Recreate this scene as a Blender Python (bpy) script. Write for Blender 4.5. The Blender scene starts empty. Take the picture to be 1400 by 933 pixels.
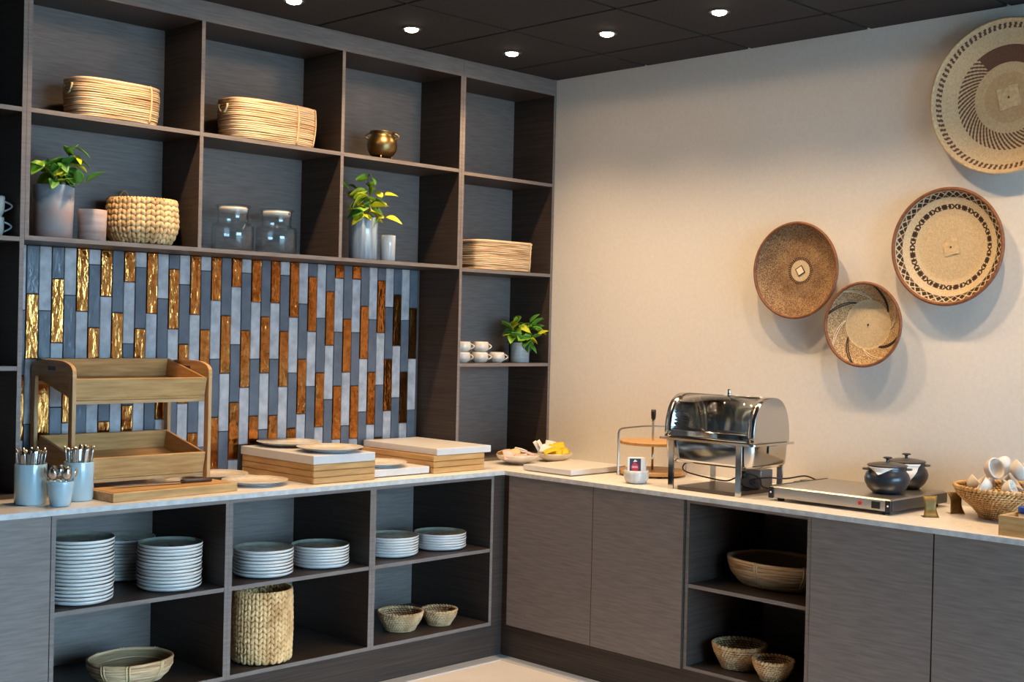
import bpy, math, random
from mathutils import Vector, Matrix

random.seed(11)
scene = bpy.context.scene
COL = scene.collection
PI = math.pi
R = math.radians

# ------------------------------------------------------------------ camera
YAW, PITCH, ROLL, FPX = 0.788827216, -0.00917421599, 0.0231954162, 1746.7785
fwd = Vector((math.sin(YAW) * math.cos(PITCH), math.cos(YAW) * math.cos(PITCH), math.sin(PITCH)))
rgt = Vector((math.cos(YAW), -math.sin(YAW), 0))
upv = rgt.cross(fwd)
c_, s_ = math.cos(ROLL), math.sin(ROLL)
rgt, upv = c_ * rgt + s_ * upv, -s_ * rgt + c_ * upv
cam_d = bpy.data.cameras.new('camera')
cam = bpy.data.objects.new('camera', cam_d)
COL.objects.link(cam)
cam.matrix_world = Matrix(((rgt.x, upv.x, -fwd.x, 0), (rgt.y, upv.y, -fwd.y, 0), (rgt.z, upv.z, -fwd.z, 1.5797), (0, 0, 0, 1)))
cam_d.sensor_fit = 'HORIZONTAL'
cam_d.sensor_width = 36.0
cam_d.lens = FPX * 36.0 / 1400.0
cam_d.clip_start = 0.05
scene.camera = cam

# ------------------------------------------------------------------ world, exposure
world = bpy.data.worlds.new('overcast_daylight')
scene.world = world
world.use_nodes = True
bg = world.node_tree.nodes['Background']
bg.inputs[0].default_value = (0.42, 0.72, 1.0, 1)
bg.inputs[1].default_value = 19.0
scene.view_settings.view_transform = 'Standard'
scene.view_settings.look = 'None'
scene.view_settings.gamma = 1
scene.view_settings.use_curve_mapping = False
scene.view_settings.exposure = 0.0
scene.cycles.use_denoising = True
scene.cycles.max_bounces = 8
scene.cycles.transparent_max_bounces = 32
scene.cycles.sample_clamp_indirect = 6.0

SPOT_POWER = 62.0
SPILL_POWER = 2.4
SPOT_COL = (1.0, 0.675, 0.38)

# ------------------------------------------------------------------ helpers: mesh builder
class MB:
    def __init__(s):
        s.v, s.f, s.m, s.sm = [], [], [], []

    def add(s, verts, faces, mi=0, smooth=False, mat=None):
        o = len(s.v)
        if mat is not None:
            verts = [tuple(mat @ Vector(p)) for p in verts]
        s.v.extend(verts)
        for f in faces:
            s.f.append(tuple(i + o for i in f))
            s.m.append(mi)
            s.sm.append(smooth)
        return s

    def box(s, x0, x1, y0, y1, z0, z1, mi=0, mat=None, face_mi=None):
        v = [(x0, y0, z0), (x1, y0, z0), (x1, y1, z0), (x0, y1, z0), (x0, y0, z1), (x1, y0, z1), (x1, y1, z1), (x0, y1, z1)]
        fs = {'-z': (0, 3, 2, 1), '+z': (4, 5, 6, 7), '-y': (0, 1, 5, 4), '+x': (1, 2, 6, 5), '+y': (2, 3, 7, 6), '-x': (3, 0, 4, 7)}
        o = len(s.v)
        s.add(v, [], mat=mat)
        for k, f in fs.items():
            s.f.append(tuple(i + o for i in f))
            s.m.append((face_mi or {}).get(k, mi))
            s.sm.append(False)
        return s

    def cbox(s, x0, x1, y0, y1, z0, z1, c=0.002, mi=0, mat=None):
        """box with chamfered edges"""
        X, Y, Z = (x0, x1), (y0, y1), (z0, z1)
        idx, v = {}, []
        for i in (0, 1):
            for j in (0, 1):
                for k in (0, 1):
                    x, y, z = X[i], Y[j], Z[k]
                    dx, dy, dz = c * (1 - 2 * i), c * (1 - 2 * j), c * (1 - 2 * k)
                    for a, p in enumerate(((x, y + dy, z + dz), (x + dx, y, z + dz), (x + dx, y + dy, z))):
                        idx[(i, j, k, a)] = len(v)
                        v.append(p)
        F = []
        for i in (0, 1):
            q = [idx[(i, j, k, 0)] for j, k in ((0, 0), (1, 0), (1, 1), (0, 1))]
            F.append(q if i else q[::-1])
            q = [idx[(j, i, k, 1)] for j, k in ((0, 0), (0, 1), (1, 1), (1, 0))]
            F.append(q if i else q[::-1])
            q = [idx[(j, k, i, 2)] for j, k in ((0, 0), (1, 0), (1, 1), (0, 1))]
            F.append(q if i else q[::-1])
        for a in (0, 1):
            for b in (0, 1):
                q = [idx[(0, a, b, 1)], idx[(1, a, b, 1)], idx[(1, a, b, 2)], idx[(0, a, b, 2)]]
                F.append(q if (a + b) % 2 else q[::-1])
                q = [idx[(a, 0, b, 0)], idx[(a, 1, b, 0)], idx[(a, 1, b, 2)], idx[(a, 0, b, 2)]]
                F.append(q[::-1] if (a + b) % 2 else q)
                q = [idx[(a, b, 0, 0)], idx[(a, b, 1, 0)], idx[(a, b, 1, 1)], idx[(a, b, 0, 1)]]
                F.append(q if (a + b) % 2 else q[::-1])
        for i in (0, 1):
            for j in (0, 1):
                for k in (0, 1):
                    t = [idx[(i, j, k, 0)], idx[(i, j, k, 1)], idx[(i, j, k, 2)]]
                    F.append(t if (i + j + k) % 2 else t[::-1])
        return s.add(v, F, mi, False, mat)

    def lathe(s, prof, n=32, mi=0, smooth=True, mat=None, cap0=False, cap1=False, mis=None, sx=1, sy=1):
        v, F = [], []
        for r, z in prof:
            for i in range(n):
                a = 2 * PI * i / n
                v.append((r * math.cos(a) * sx, r * math.sin(a) * sy, z))
        o = len(s.v)
        s.add(v, [], mat=mat)
        for k in range(len(prof) - 1):
            for i in range(n):
                j = (i + 1) % n
                s.f.append((o + k * n + i, o + k * n + j, o + (k + 1) * n + j, o + (k + 1) * n + i))
                s.m.append(mis[k] if mis else mi)
                s.sm.append(smooth)
        if cap0:
            s.f.append(tuple(o + i for i in range(n))[::-1]); s.m.append(mis[0] if mis else mi); s.sm.append(False)
        if cap1:
            e = (len(prof) - 1) * n
            s.f.append(tuple(o + e + i for i in range(n))); s.m.append(mis[-1] if mis else mi); s.sm.append(False)
        return s

    def tube(s, path, rad, n=8, closed=False, mi=0, smooth=True, mat=None, flat=1.0, up=None):
        P = [Vector(p) for p in path]
        m = len(P)
        rads = rad if isinstance(rad, (list, tuple)) else [rad] * m
        v = []
        nrm = None
        for i in range(m):
            if closed:
                t = (P[(i + 1) % m] - P[i - 1])
            else:
                t = P[min(i + 1, m - 1)] - P[max(i - 1, 0)]
            t = t.normalized()
            if up is not None:
                nrm = Vector(up)
            elif nrm is None:
                nrm = Vector((0, 0, 1)) if abs(t.z) < 0.9 else Vector((1, 0, 0))
            nrm = (nrm - t * nrm.dot(t))
            nrm = nrm.normalized() if nrm.length > 1e-6 else Vector((1, 0, 0))
            b = t.cross(nrm)
            for k in range(n):
                a = 2 * PI * k / n + (PI / n if n == 4 else 0)
                v.append(tuple(P[i] + rads[i] * (math.cos(a) * nrm + flat * math.sin(a) * b)))
        F = []
        for i in range(m if closed else m - 1):
            i2 = (i + 1) % m
            for k in range(n):
                k2 = (k + 1) % n
                F.append((i * n + k, i * n + k2, i2 * n + k2, i2 * n + k))
        if not closed:
            F.append(tuple(range(n))[::-1])
            F.append(tuple((m - 1) * n + k for k in range(n)))
        return s.add(v, F, mi, smooth, mat)

    def ball(s, c, ax, n=6, rings=4, mi=0, smooth=True, mat=None):
        """ellipsoid; ax = three axis vectors"""
        c = Vector(c)
        A = [Vector(a) for a in ax]
        v = [tuple(c - A[2])]
        for r in range(1, rings):
            ph = -PI / 2 + PI * r / rings
            for i in range(n):
                a = 2 * PI * i / n
                v.append(tuple(c + A[0] * math.cos(ph) * math.cos(a) + A[1] * math.cos(ph) * math.sin(a) + A[2] * math.sin(ph)))
        v.append(tuple(c + A[2]))
        F = []
        for i in range(n):
            F.append((0, 1 + (i + 1) % n, 1 + i))
        for r in range(rings - 2):
            for i in range(n):
                j = (i + 1) % n
                a = 1 + r * n
                F.append((a + i, a + j, a + n + j, a + n + i))
        a = 1 + (rings - 2) * n
        for i in range(n):
            F.append((a + i, a + (i + 1) % n, len(v) - 1))
        return s.add(v, F, mi, smooth, mat)

    def prism(s, poly, axis, a0, a1, mi=0, mat=None, smooth=False):
        """extrude a 2D polygon along an axis; 'x' -> poly in (y,z), 'y' -> (x,z), 'z' -> (x,y)"""
        def pt(p, a):
            return {'x': (a, p[0], p[1]), 'y': (p[0], a, p[1]), 'z': (p[0], p[1], a)}[axis]
        n = len(poly)
        v = [pt(p, a0) for p in poly] + [pt(p, a1) for p in poly]
        o = len(s.v)
        s.add(v, [], mat=mat)
        for i in range(n):
            j = (i + 1) % n
            s.f.append((o + i, o + j, o + n + j, o + n + i)); s.m.append(mi); s.sm.append(smooth)
        s.f.append(tuple(o + i for i in range(n))[::-1]); s.m.append(mi); s.sm.append(False)
        s.f.append(tuple(o + n + i for i in range(n))); s.m.append(mi); s.sm.append(False)
        return s

    def sheet(s, fn, nu, nv, th=0.0, mi=0, smooth=True):
        """grid sheet from fn(u,v) -> point, given thickness along its normal"""
        g = [[Vector(fn(i / nu, j / nv)) for j in range(nv + 1)] for i in range(nu + 1)]
        top, bot = [], []
        for i in range(nu + 1):
            for j in range(nv + 1):
                du = g[min(i + 1, nu)][j] - g[max(i - 1, 0)][j]
                dv = g[i][min(j + 1, nv)] - g[i][max(j - 1, 0)]
                n = du.cross(dv)
                n = n.normalized() if n.length > 1e-12 else Vector((0, 0, 1))
                top.append(tuple(g[i][j] + n * th / 2)); bot.append(tuple(g[i][j] - n * th / 2))
        w = nv + 1
        N = len(top)
        F = []
        for i in range(nu):
            for j in range(nv):
                a = i * w + j
                F.append((a, a + w, a + w + 1, a + 1))
                F.append((N + a, N + a + 1, N + a + w + 1, N + a + w))
        edge = [(i * w, (i + 1) * w) for i in range(nu)] + [(nu * w + j, nu * w + j + 1) for j in range(nv)]
        edge += [((i + 1) * w + nv, i * w + nv) for i in range(nu)] + [(j + 1, j) for j in range(nv)]
        for a, b in edge:
            F.append((a, N + a, N + b, b))
        return s.add(top + bot, F, mi, smooth)

    def mesh(s, name, mats):
        me = bpy.data.meshes.new(name)
        me.from_pydata([tuple(p) for p in s.v], [], s.f)
        for m in (mats if isinstance(mats, (list, tuple)) else [mats]):
            me.materials.append(m)
        me.polygons.foreach_set('material_index', s.m)
        me.polygons.foreach_set('use_smooth', s.sm)
        me.update()
        return me

    def build(s, name, mats, parent=None, loc=None, rotz=0.0):
        return link(name, s.mesh(name, mats), parent, loc, rotz)


def link(name, me, parent=None, loc=None, rotz=0.0):
    o = bpy.data.objects.new(name, me)
    COL.objects.link(o)
    if parent is not None:
        o.parent = parent
    if loc is not None:
        o.location = loc
    if rotz:
        o.rotation_euler = (0, 0, rotz)
    return o


def tag(o, label, cat, group=None):
    o['label'] = label
    o['category'] = cat
    if group:
        o['group'] = group
    return o


def thing(name, label, cat, loc=(0, 0, 0), rotz=0.0, group=None):
    o = bpy.data.objects.new(name, None)
    o.empty_display_size = 0.05
    COL.objects.link(o)
    o.location = loc
    o.rotation_euler = (0, 0, rotz)
    return tag(o, label, cat, group)


def dup(root, loc=None, rotz=None, label=None, group=None):
    r = root.copy()
    COL.objects.link(r)
    if loc is not None:
        r.location = loc
    if rotz is not None:
        r.rotation_euler = (0, 0, rotz)
    if label:
        r['label'] = label
    if group:
        r['group'] = group
    for ch in list(root.children):
        c = ch.copy(); COL.objects.link(c); c.parent = r
        for g in list(ch.children):
            d = g.copy(); COL.objects.link(d); d.parent = c
    return r


def struct(o):
    o['kind'] = 'structure'
    return o


ORD = ['topmost', 'second', 'third', 'fourth', 'fifth', 'sixth', 'seventh', 'eighth', 'ninth', 'tenth', 'eleventh', 'twelfth',
       'thirteenth', 'fourteenth', 'fifteenth', 'sixteenth', 'seventeenth', 'eighteenth']

# ------------------------------------------------------------------ helpers: materials
def new_mat(name):
    m = bpy.data.materials.new(name)
    m.use_nodes = True
    nt = m.node_tree
    return m, nt, nt.nodes['Principled BSDF']


def N(nt, kind, **kw):
    n = nt.nodes.new(kind)
    for k, v in kw.items():
        setattr(n, k, v)
    return n


def mat(name, col, rough=0.5, metal=0.0, var=0.0, scale=6.0, stretch=(1, 1, 1), bump=0.0, bscale=None, bstretch=None,
        col2=None, world_pos=False, spec=0.5, coat=0.0, detail=5.0, contrast=(0.3, 0.7), rvar=0.0, trans=0.0, ior=1.45, bdist=0.004):
    m, nt, b = new_mat(name)
    b.inputs['Base Color'].default_value = (*col, 1)
    b.inputs['Roughness'].default_value = rough
    b.inputs['Metallic'].default_value = metal
    b.inputs['Specular IOR Level'].default_value = spec
    b.inputs['Coat Weight'].default_value = coat
    b.inputs['Coat Roughness'].default_value = 0.08
    b.inputs['Transmission Weight'].default_value = trans
    b.inputs['IOR'].default_value = ior
    if var or col2 or bump:
        if world_pos:
            src = N(nt, 'ShaderNodeNewGeometry').outputs['Position']
        else:
            src = N(nt, 'ShaderNodeTexCoord').outputs['Object']
    if var or col2:
        mp = N(nt, 'ShaderNodeMapping')
        mp.inputs['Scale'].default_value = stretch
        nt.links.new(src, mp.inputs[0])
        no = N(nt, 'ShaderNodeTexNoise')
        no.inputs['Scale'].default_value = scale
        no.inputs['Detail'].default_value = detail
        nt.links.new(mp.outputs[0], no.inputs['Vector'])
        rp = N(nt, 'ShaderNodeValToRGB')
        rp.color_ramp.elements[0].position, rp.color_ramp.elements[1].position = contrast
        if col2:
            rp.color_ramp.elements[0].color = (*col, 1)
            rp.color_ramp.elements[1].color = (*col2, 1)
        else:
            rp.color_ramp.elements[0].color = (*[c * (1 - var) for c in col], 1)
            rp.color_ramp.elements[1].color = (*[min(1, c * (1 + var)) for c in col], 1)
        nt.links.new(no.outputs['Fac'], rp.inputs[0])
        nt.links.new(rp.outputs[0], b.inputs['Base Color'])
        if rvar:
            mr = N(nt, 'ShaderNodeMapRange')
            mr.inputs['To Min'].default_value = rough - rvar
            mr.inputs['To Max'].default_value = rough + rvar
            nt.links.new(no.outputs['Fac'], mr.inputs[0])
            nt.links.new(mr.outputs[0], b.inputs['Roughness'])
    if bump:
        mp2 = N(nt, 'ShaderNodeMapping')
        mp2.inputs['Scale'].default_value = bstretch or stretch
        nt.links.new(src, mp2.inputs[0])
        no2 = N(nt, 'ShaderNodeTexNoise')
        no2.inputs['Scale'].default_value = bscale or scale
        no2.inputs['Detail'].default_value = 3
        nt.links.new(mp2.outputs[0], no2.inputs['Vector'])
        bp = N(nt, 'ShaderNodeBump')
        bp.inputs['Strength'].default_value = bump
        bp.inputs['Distance'].default_value = bdist
        nt.links.new(no2.outputs['Fac'], bp.inputs['Height'])
        nt.links.new(bp.outputs[0], b.inputs['Normal'])
    return m


def attr_mat(name, rough=0.75, bump=0.35, bscale=140):
    """base colour from the mesh's own 'weave' colours (dyed strands), fine relief on top"""
    m, nt, b = new_mat(name)
    at = N(nt, 'ShaderNodeAttribute', attribute_name='weave')
    tc = N(nt, 'ShaderNodeTexCoord')
    no = N(nt, 'ShaderNodeTexNoise')
    no.inputs['Scale'].default_value = bscale
    nt.links.new(tc.outputs['Object'], no.inputs['Vector'])
    mx = N(nt, 'ShaderNodeMix', data_type='RGBA', blend_type='MULTIPLY')
    mx.inputs[0].default_value = 0.45
    nt.links.new(at.outputs['Color'], mx.inputs[6])
    nt.links.new(no.outputs['Fac'], mx.inputs[7])
    nt.links.new(mx.outputs[2], b.inputs['Base Color'])
    b.inputs['Roughness'].default_value = rough
    b.inputs['Specular IOR Level'].default_value = 0.2
    bp = N(nt, 'ShaderNodeBump')
    bp.inputs['Strength'].default_value = bump
    bp.inputs['Distance'].default_value = 0.003
    nt.links.new(no.outputs['Fac'], bp.inputs['Height'])
    nt.links.new(bp.outputs[0], b.inputs['Normal'])
    return m


def emit_mat(name, col, strength):
    m, nt, b = new_mat(name)
    b.inputs['Base Color'].default_value = (*col, 1)
    b.inputs['Emission Color'].default_value = (*col, 1)
    b.inputs['Emission Strength'].default_value = strength
    return m


WOOD = mat('dark_oak_laminate', (0.037, 0.0265, 0.021), 0.42, col2=(0.070, 0.0515, 0.0425), scale=3.2, stretch=(0.8, 0.8, 52), world_pos=True,
           detail=8, contrast=(0.28, 0.72), bump=0.08, bscale=4, spec=0.22)
EDGE = mat('oak_edge_band', (0.150, 0.122, 0.108), 0.45, col2=(0.215, 0.180, 0.160), scale=3, stretch=(3, 3, 40), world_pos=True, spec=0.45)
STONE = mat('pale_stone_worktop', (0.60, 0.57, 0.53), 0.34, col2=(0.74, 0.71, 0.67), scale=42, world_pos=True, detail=6, contrast=(0.25, 0.6))
STONE_EDGE = mat('speckled_worktop_edge', (0.46, 0.45, 0.43), 0.42, col2=(0.66, 0.65, 0.63), scale=30, world_pos=True, detail=8, contrast=(0.3, 0.7))
WALLP = mat('beige_wall_paint', (0.66, 0.63, 0.585), 0.85, var=0.03, scale=60, world_pos=True, bump=0.05, bscale=180, spec=0.2)
CEIL = mat('charcoal_ceiling_tile', (0.036, 0.034, 0.036), 0.9, var=0.18, scale=160, world_pos=True, bump=0.1, bscale=240, spec=0.15)
CEILBAR = mat('charcoal_ceiling_rail', (0.075, 0.070, 0.072), 0.55)
FLOOR = mat('pale_beige_floor', (0.64, 0.61, 0.575), 0.32, var=0.06, scale=2.5, world_pos=True)
STRIP = mat('grey_floor_strip', (0.50, 0.52, 0.54), 0.35, var=0.05, scale=12, world_pos=True)
GROUT = mat('dark_grout', (0.06, 0.058, 0.056), 0.8)
T_LIGHT = mat('pale_stone_tile', (0.30, 0.31, 0.33), 0.40, col2=(0.52, 0.53, 0.55), scale=22, world_pos=True, detail=7, contrast=(0.3, 0.72), bump=0.10, bscale=60)
T_DARK = mat('blue_grey_glazed_tile', (0.085, 0.108, 0.140), 0.20, col2=(0.125, 0.150, 0.185), scale=14, world_pos=True, bump=0.35, bscale=26,
             bstretch=(1.6, 1, 0.8), spec=0.6, bdist=0.006)
T_GOLD = mat('hammered_gold_tile', (0.30, 0.118, 0.028), 0.12, metal=1.0, col2=(0.60, 0.255, 0.075), scale=34, world_pos=True, bump=0.6, bscale=22,
             bstretch=(1.9, 1, 0.7), rvar=0.07, bdist=0.007)
TOE = mat('spot_trim', (0.03, 0.03, 0.03), 0.5)
OAK = mat('oiled_oak', (0.40, 0.210, 0.070), 0.42, col2=(0.64, 0.385, 0.155), scale=3.0, stretch=(2.2, 22, 22), detail=7, contrast=(0.3, 0.72), bump=0.06)
OAK_Y = mat('oiled_oak_side', (0.40, 0.210, 0.070), 0.42, col2=(0.64, 0.385, 0.155), scale=3.0, stretch=(22, 2.2, 22), detail=7, contrast=(0.3, 0.72), bump=0.06)
OAK_Z = mat('oiled_oak_post', (0.40, 0.225, 0.085), 0.42, col2=(0.60, 0.37, 0.165), scale=3.0, stretch=(22, 22, 2.2), detail=7, contrast=(0.3, 0.72), bump=0.06)
REED = mat('pale_reed', (0.36, 0.175, 0.066), 0.5, col2=(0.82, 0.57, 0.33), scale=4, stretch=(1.6, 1.6, 26), detail=6, contrast=(0.30, 0.58))
REED_D = mat('reed_binding', (0.72, 0.52, 0.27), 0.5, var=0.15, scale=40)
REED_IN = mat('reed_lining', (0.34, 0.23, 0.12), 0.7, var=0.3, scale=6, stretch=(2, 2, 60))
HYA = mat('water_hyacinth', (0.44, 0.21, 0.065), 0.55, col2=(0.86, 0.58, 0.28), scale=16, stretch=(1, 1, 0.7), detail=5, contrast=(0.22, 0.6), bump=0.25, bscale=90)
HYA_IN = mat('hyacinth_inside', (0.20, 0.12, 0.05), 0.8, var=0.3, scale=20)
SEA = mat('seagrass_rope', (0.38, 0.215, 0.09), 0.65, col2=(0.72, 0.50, 0.275), scale=24, detail=5, contrast=(0.25, 0.65), bump=0.3, bscale=120)
SEA_B = mat('amber_seagrass_rope', (0.36, 0.185, 0.055), 0.6, col2=(0.66, 0.43, 0.20), scale=24, detail=5, contrast=(0.25, 0.65), bump=0.3, bscale=120)
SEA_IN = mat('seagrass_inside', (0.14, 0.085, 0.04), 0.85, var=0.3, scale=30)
GLAZE_W = mat('pale_blue_white_glaze', (0.72, 0.715, 0.69), 0.16, var=0.06, scale=18, coat=0.4)
GLAZE_G = mat('speckled_green_grey_glaze', (0.26, 0.28, 0.23), 0.2, col2=(0.40, 0.41, 0.34), scale=30, coat=0.4)
CREAM = mat('speckled_cream_glaze', (0.60, 0.52, 0.40), 0.2, col2=(0.72, 0.65, 0.54), scale=45, coat=0.4, contrast=(0.25, 0.55))
CREAM_U = mat('white_glaze_underside', (0.62, 0.62, 0.60), 0.25, coat=0.3)
CUPW = mat('cream_cup_glaze', (0.70, 0.62, 0.52), 0.18, var=0.08, scale=18, coat=0.5)
BLUEP = mat('pale_blue_enamel', (0.40, 0.55, 0.61), 0.12, var=0.05, scale=14, coat=0.6)
BLUEGREY = mat('streaked_blue_grey_glaze', (0.20, 0.26, 0.31), 0.15, col2=(0.46, 0.52, 0.56), scale=14, stretch=(6, 6, 0.5), coat=0.6)
GREYWHITE = mat('pale_grey_glaze', (0.44, 0.47, 0.50), 0.18, col2=(0.62, 0.64, 0.64), scale=14, stretch=(5, 5, 0.6), coat=0.5)
GREYPOT = mat('grey_blue_pot_glaze', (0.28, 0.34, 0.37), 0.3, col2=(0.42, 0.47, 0.49), scale=14, stretch=(1, 1, 5))
SOIL = mat('potting_soil', (0.03, 0.02, 0.012), 0.95, bump=0.5, bscale=80)
STEEL = mat('polished_steel', (0.62, 0.61, 0.59), 0.12, metal=1.0)
CUTL = mat('cutlery_steel', (0.60, 0.58, 0.55), 0.18, metal=1.0)
BRUSH = mat('brushed_steel', (0.58, 0.55, 0.51), 0.30, metal=1.0, var=0.06, scale=8, stretch=(60, 2, 60))
PANIN = mat('dull_steel_pan', (0.30, 0.32, 0.34), 0.35, metal=1.0)
BLACK = mat('black_plastic', (0.012, 0.012, 0.013), 0.4)
BLACKM = mat('black_enamel', (0.016, 0.020, 0.027), 0.33, coat=0.15)
LIDBLK = mat('charcoal_lid', (0.055, 0.050, 0.048), 0.35)
DARKTRAY = mat('dark_metal_tray', (0.13, 0.115, 0.10), 0.35, metal=0.8)
GREYBOX = mat('grey_metal_case', (0.24, 0.22, 0.21), 0.4, metal=0.6)
BRASS = mat('aged_brass', (0.20, 0.135, 0.045), 0.46, metal=0.55, var=0.4, scale=30, bump=0.15, bscale=50)
BRONZE = mat('bronze', (0.28, 0.185, 0.075), 0.36, metal=1.0, var=0.12, scale=8)
NAPKIN = mat('white_napkin', (0.78, 0.76, 0.73), 0.9, var=0.04, scale=40)
SHELLW = mat('off_white_ceramic', (0.64, 0.58, 0.51), 0.45, var=0.06, scale=20)
WHITEP = mat('white_plastic', (0.80, 0.80, 0.80), 0.35)
BLUECAP = mat('blue_plastic_cap', (0.010, 0.06, 0.38), 0.3)
RED = mat('red_indicator', (0.45, 0.01, 0.015), 0.3)
PAPERW = mat('white_paper', (0.78, 0.77, 0.76), 0.6)
PAPERY = mat('yellow_paper', (0.86, 0.56, 0.02), 0.5, var=0.1, scale=20)
PAPERP = mat('pink_paper', (0.72, 0.46, 0.42), 0.6, var=0.15, scale=30)
PAPERO = mat('apricot_paper', (0.74, 0.50, 0.24), 0.6, var=0.1, scale=30)
INKB = mat('navy_print', (0.03, 0.035, 0.06), 0.5)
INKR = mat('crimson_print', (0.55, 0.03, 0.05), 0.5)
LEAF_G = mat('green_leaf', (0.045, 0.17, 0.022), 0.4, col2=(0.10, 0.30, 0.04), scale=25, spec=0.5)
LEAF_M = mat('lime_leaf', (0.14, 0.32, 0.02), 0.4, col2=(0.26, 0.44, 0.03), scale=25)
LEAF_Y = mat('yellow_leaf', (0.42, 0.46, 0.015), 0.4, col2=(0.62, 0.58, 0.03), scale=25)
STEM = mat('plant_stem', (0.12, 0.15, 0.05), 0.6)
CORK = mat('white_jar_stopper', (0.66, 0.62, 0.57), 0.5)
KNIFEH = mat('brown_knife_handle', (0.055, 0.035, 0.028), 0.4)
BLADE = mat('dull_blade', (0.12, 0.09, 0.075), 0.4, metal=0.7)
RIMB = mat('brown_rim_binding', (0.19, 0.070, 0.030), 0.6, var=0.3, scale=60, bump=0.3, bscale=160)
RIMP = mat('straw_rim_binding', (0.52, 0.38, 0.22), 0.6, var=0.2, scale=80, bump=0.3, bscale=160)
LINE_D = mat('dark_fibre', (0.035, 0.022, 0.018), 0.7)
LINE_L = mat('bleached_fibre', (0.74, 0.62, 0.46), 0.7)
WEAVE = attr_mat('dyed_weave')


def glass_mat(name, tint=(0.97, 0.985, 0.99), rough=0.02, ior=1.5):
    """thin glass sheet: clear transmission plus a Fresnel mirror"""
    m = bpy.data.materials.new(name)
    m.use_nodes = True
    nt = m.node_tree
    nt.nodes.remove(nt.nodes['Principled BSDF'])
    out = nt.nodes['Material Output']
    tr = N(nt, 'ShaderNodeBsdfTransparent'); tr.inputs[0].default_value = (*tint, 1)
    gl = N(nt, 'ShaderNodeBsdfGlossy'); gl.inputs['Roughness'].default_value = rough
    lw = N(nt, 'ShaderNodeLayerWeight'); lw.inputs[0].default_value = 0.5
    pw = N(nt, 'ShaderNodeMath', operation='POWER'); pw.inputs[1].default_value = 4.0
    nt.links.new(lw.outputs['Facing'], pw.inputs[0])
    fr = N(nt, 'ShaderNodeMath', operation='MULTIPLY_ADD'); fr.inputs[1].default_value = 0.85; fr.inputs[2].default_value = 0.05
    nt.links.new(pw.outputs[0], fr.inputs[0])
    mx = N(nt, 'ShaderNodeMixShader')
    nt.links.new(fr.outputs[0], mx.inputs[0]); nt.links.new(tr.outputs[0], mx.inputs[1]); nt.links.new(gl.outputs[0], mx.inputs[2])
    nt.links.new(mx.outputs[0], out.inputs['Surface'])
    return m


GLASS = glass_mat('clear_glass')
SMOKE = glass_mat('lid_window_glass', (0.86, 0.89, 0.90))


def terracotta_mat():
    """pink-grey banded stoneware: bands of glaze round the pot"""
    m, nt, b = new_mat('banded_pink_grey_stoneware')
    tc = N(nt, 'ShaderNodeTexCoord')
    sx = N(nt, 'ShaderNodeSeparateXYZ')
    nt.links.new(tc.outputs['Object'], sx.inputs[0])
    no = N(nt, 'ShaderNodeTexNoise')
    no.inputs['Scale'].default_value = 22
    no.inputs['Detail'].default_value = 6
    nt.links.new(tc.outputs['Object'], no.inputs['Vector'])
    ma = N(nt, 'ShaderNodeMath', operation='MULTIPLY_ADD')
    nt.links.new(no.outputs['Fac'], ma.inputs[0])
    ma.inputs[1].default_value = 0.09
    nt.links.new(sx.outputs['Z'], ma.inputs[2])
    mr = N(nt, 'ShaderNodeMapRange')
    mr.inputs['From Min'].default_value = 0.02
    mr.inputs['From Max'].default_value = 0.26
    nt.links.new(ma.outputs[0], mr.inputs[0])
    rp = N(nt, 'ShaderNodeValToRGB')
    el = rp.color_ramp.elements
    el[0].position, el[0].color = 0.0, (0.42, 0.23, 0.17, 1)
    el[1].position, el[1].color = 1.0, (0.30, 0.36, 0.42, 1)
    for p, c in ((0.28, (0.40, 0.32, 0.31, 1)), (0.5, (0.44, 0.30, 0.25, 1)), (0.66, (0.45, 0.40, 0.38, 1)), (0.76, (0.20, 0.21, 0.24, 1))):
        e = el.new(p); e.color = c
    nt.links.new(mr.outputs[0], rp.inputs[0])
    nt.links.new(rp.outputs[0], b.inputs['Base Color'])
    b.inputs['Roughness'].default_value = 0.5
    return m


STONEWARE = terracotta_mat()
PINKWARE = mat('pink_stoneware', (0.44, 0.26, 0.20), 0.5, col2=(0.62, 0.48, 0.43), scale=6, stretch=(1, 1, 7), detail=5)

# ------------------------------------------------------------------ room shell
XW, YW, ZC = 5.02, 5.03, 2.921      # right wall, back wall, ceiling
XL, YB = -3.0, -3.0                 # unseen rest of the room; -y opening is shaped for the daylight

fl = struct(MB().box(XL, XW, YB, YW, -0.05, 0.0).build('floor', FLOOR))
wr = struct(MB().box(XW, XW + 0.1, YB, YW + 0.1, -0.05, ZC + 0.1).build('wall_right', WALLP))
wb = struct(MB().box(XL, XW, YW, YW + 0.1, -0.05, ZC + 0.1).build('wall_back', WALLP))
wl = struct(MB().box(XL - 0.1, XL, YB, YW + 0.1, -0.05, ZC + 0.1).build('wall_left_unseen', WOOD))  # unseen wall, added in dark wood to hold back light from the left
wf = struct(MB().box(1.2, XW + 0.1, YB - 0.12, YB, 2.80, ZC + 0.1).box(XL - 0.1, 1.2, YB - 0.12, YB, -0.05, ZC + 0.1).build('wall_front_unseen', WOOD))  # unseen wall, its opening shaped to steer the daylight; dark to cut bounce
GROUND = mat('added_ground', (0.22, 0.22, 0.21), 0.9)
struct(MB().box(-40, 40, -60, YB - 0.121, -0.25, -0.05).build('floor_added_ground', GROUND))  # unseen ground, added so the upper shelves catch less blue sky
ce = struct(MB().box(XL, XW, YB, YW, ZC + 0.012, ZC + 0.1).build('ceiling', CEILBAR))
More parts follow.
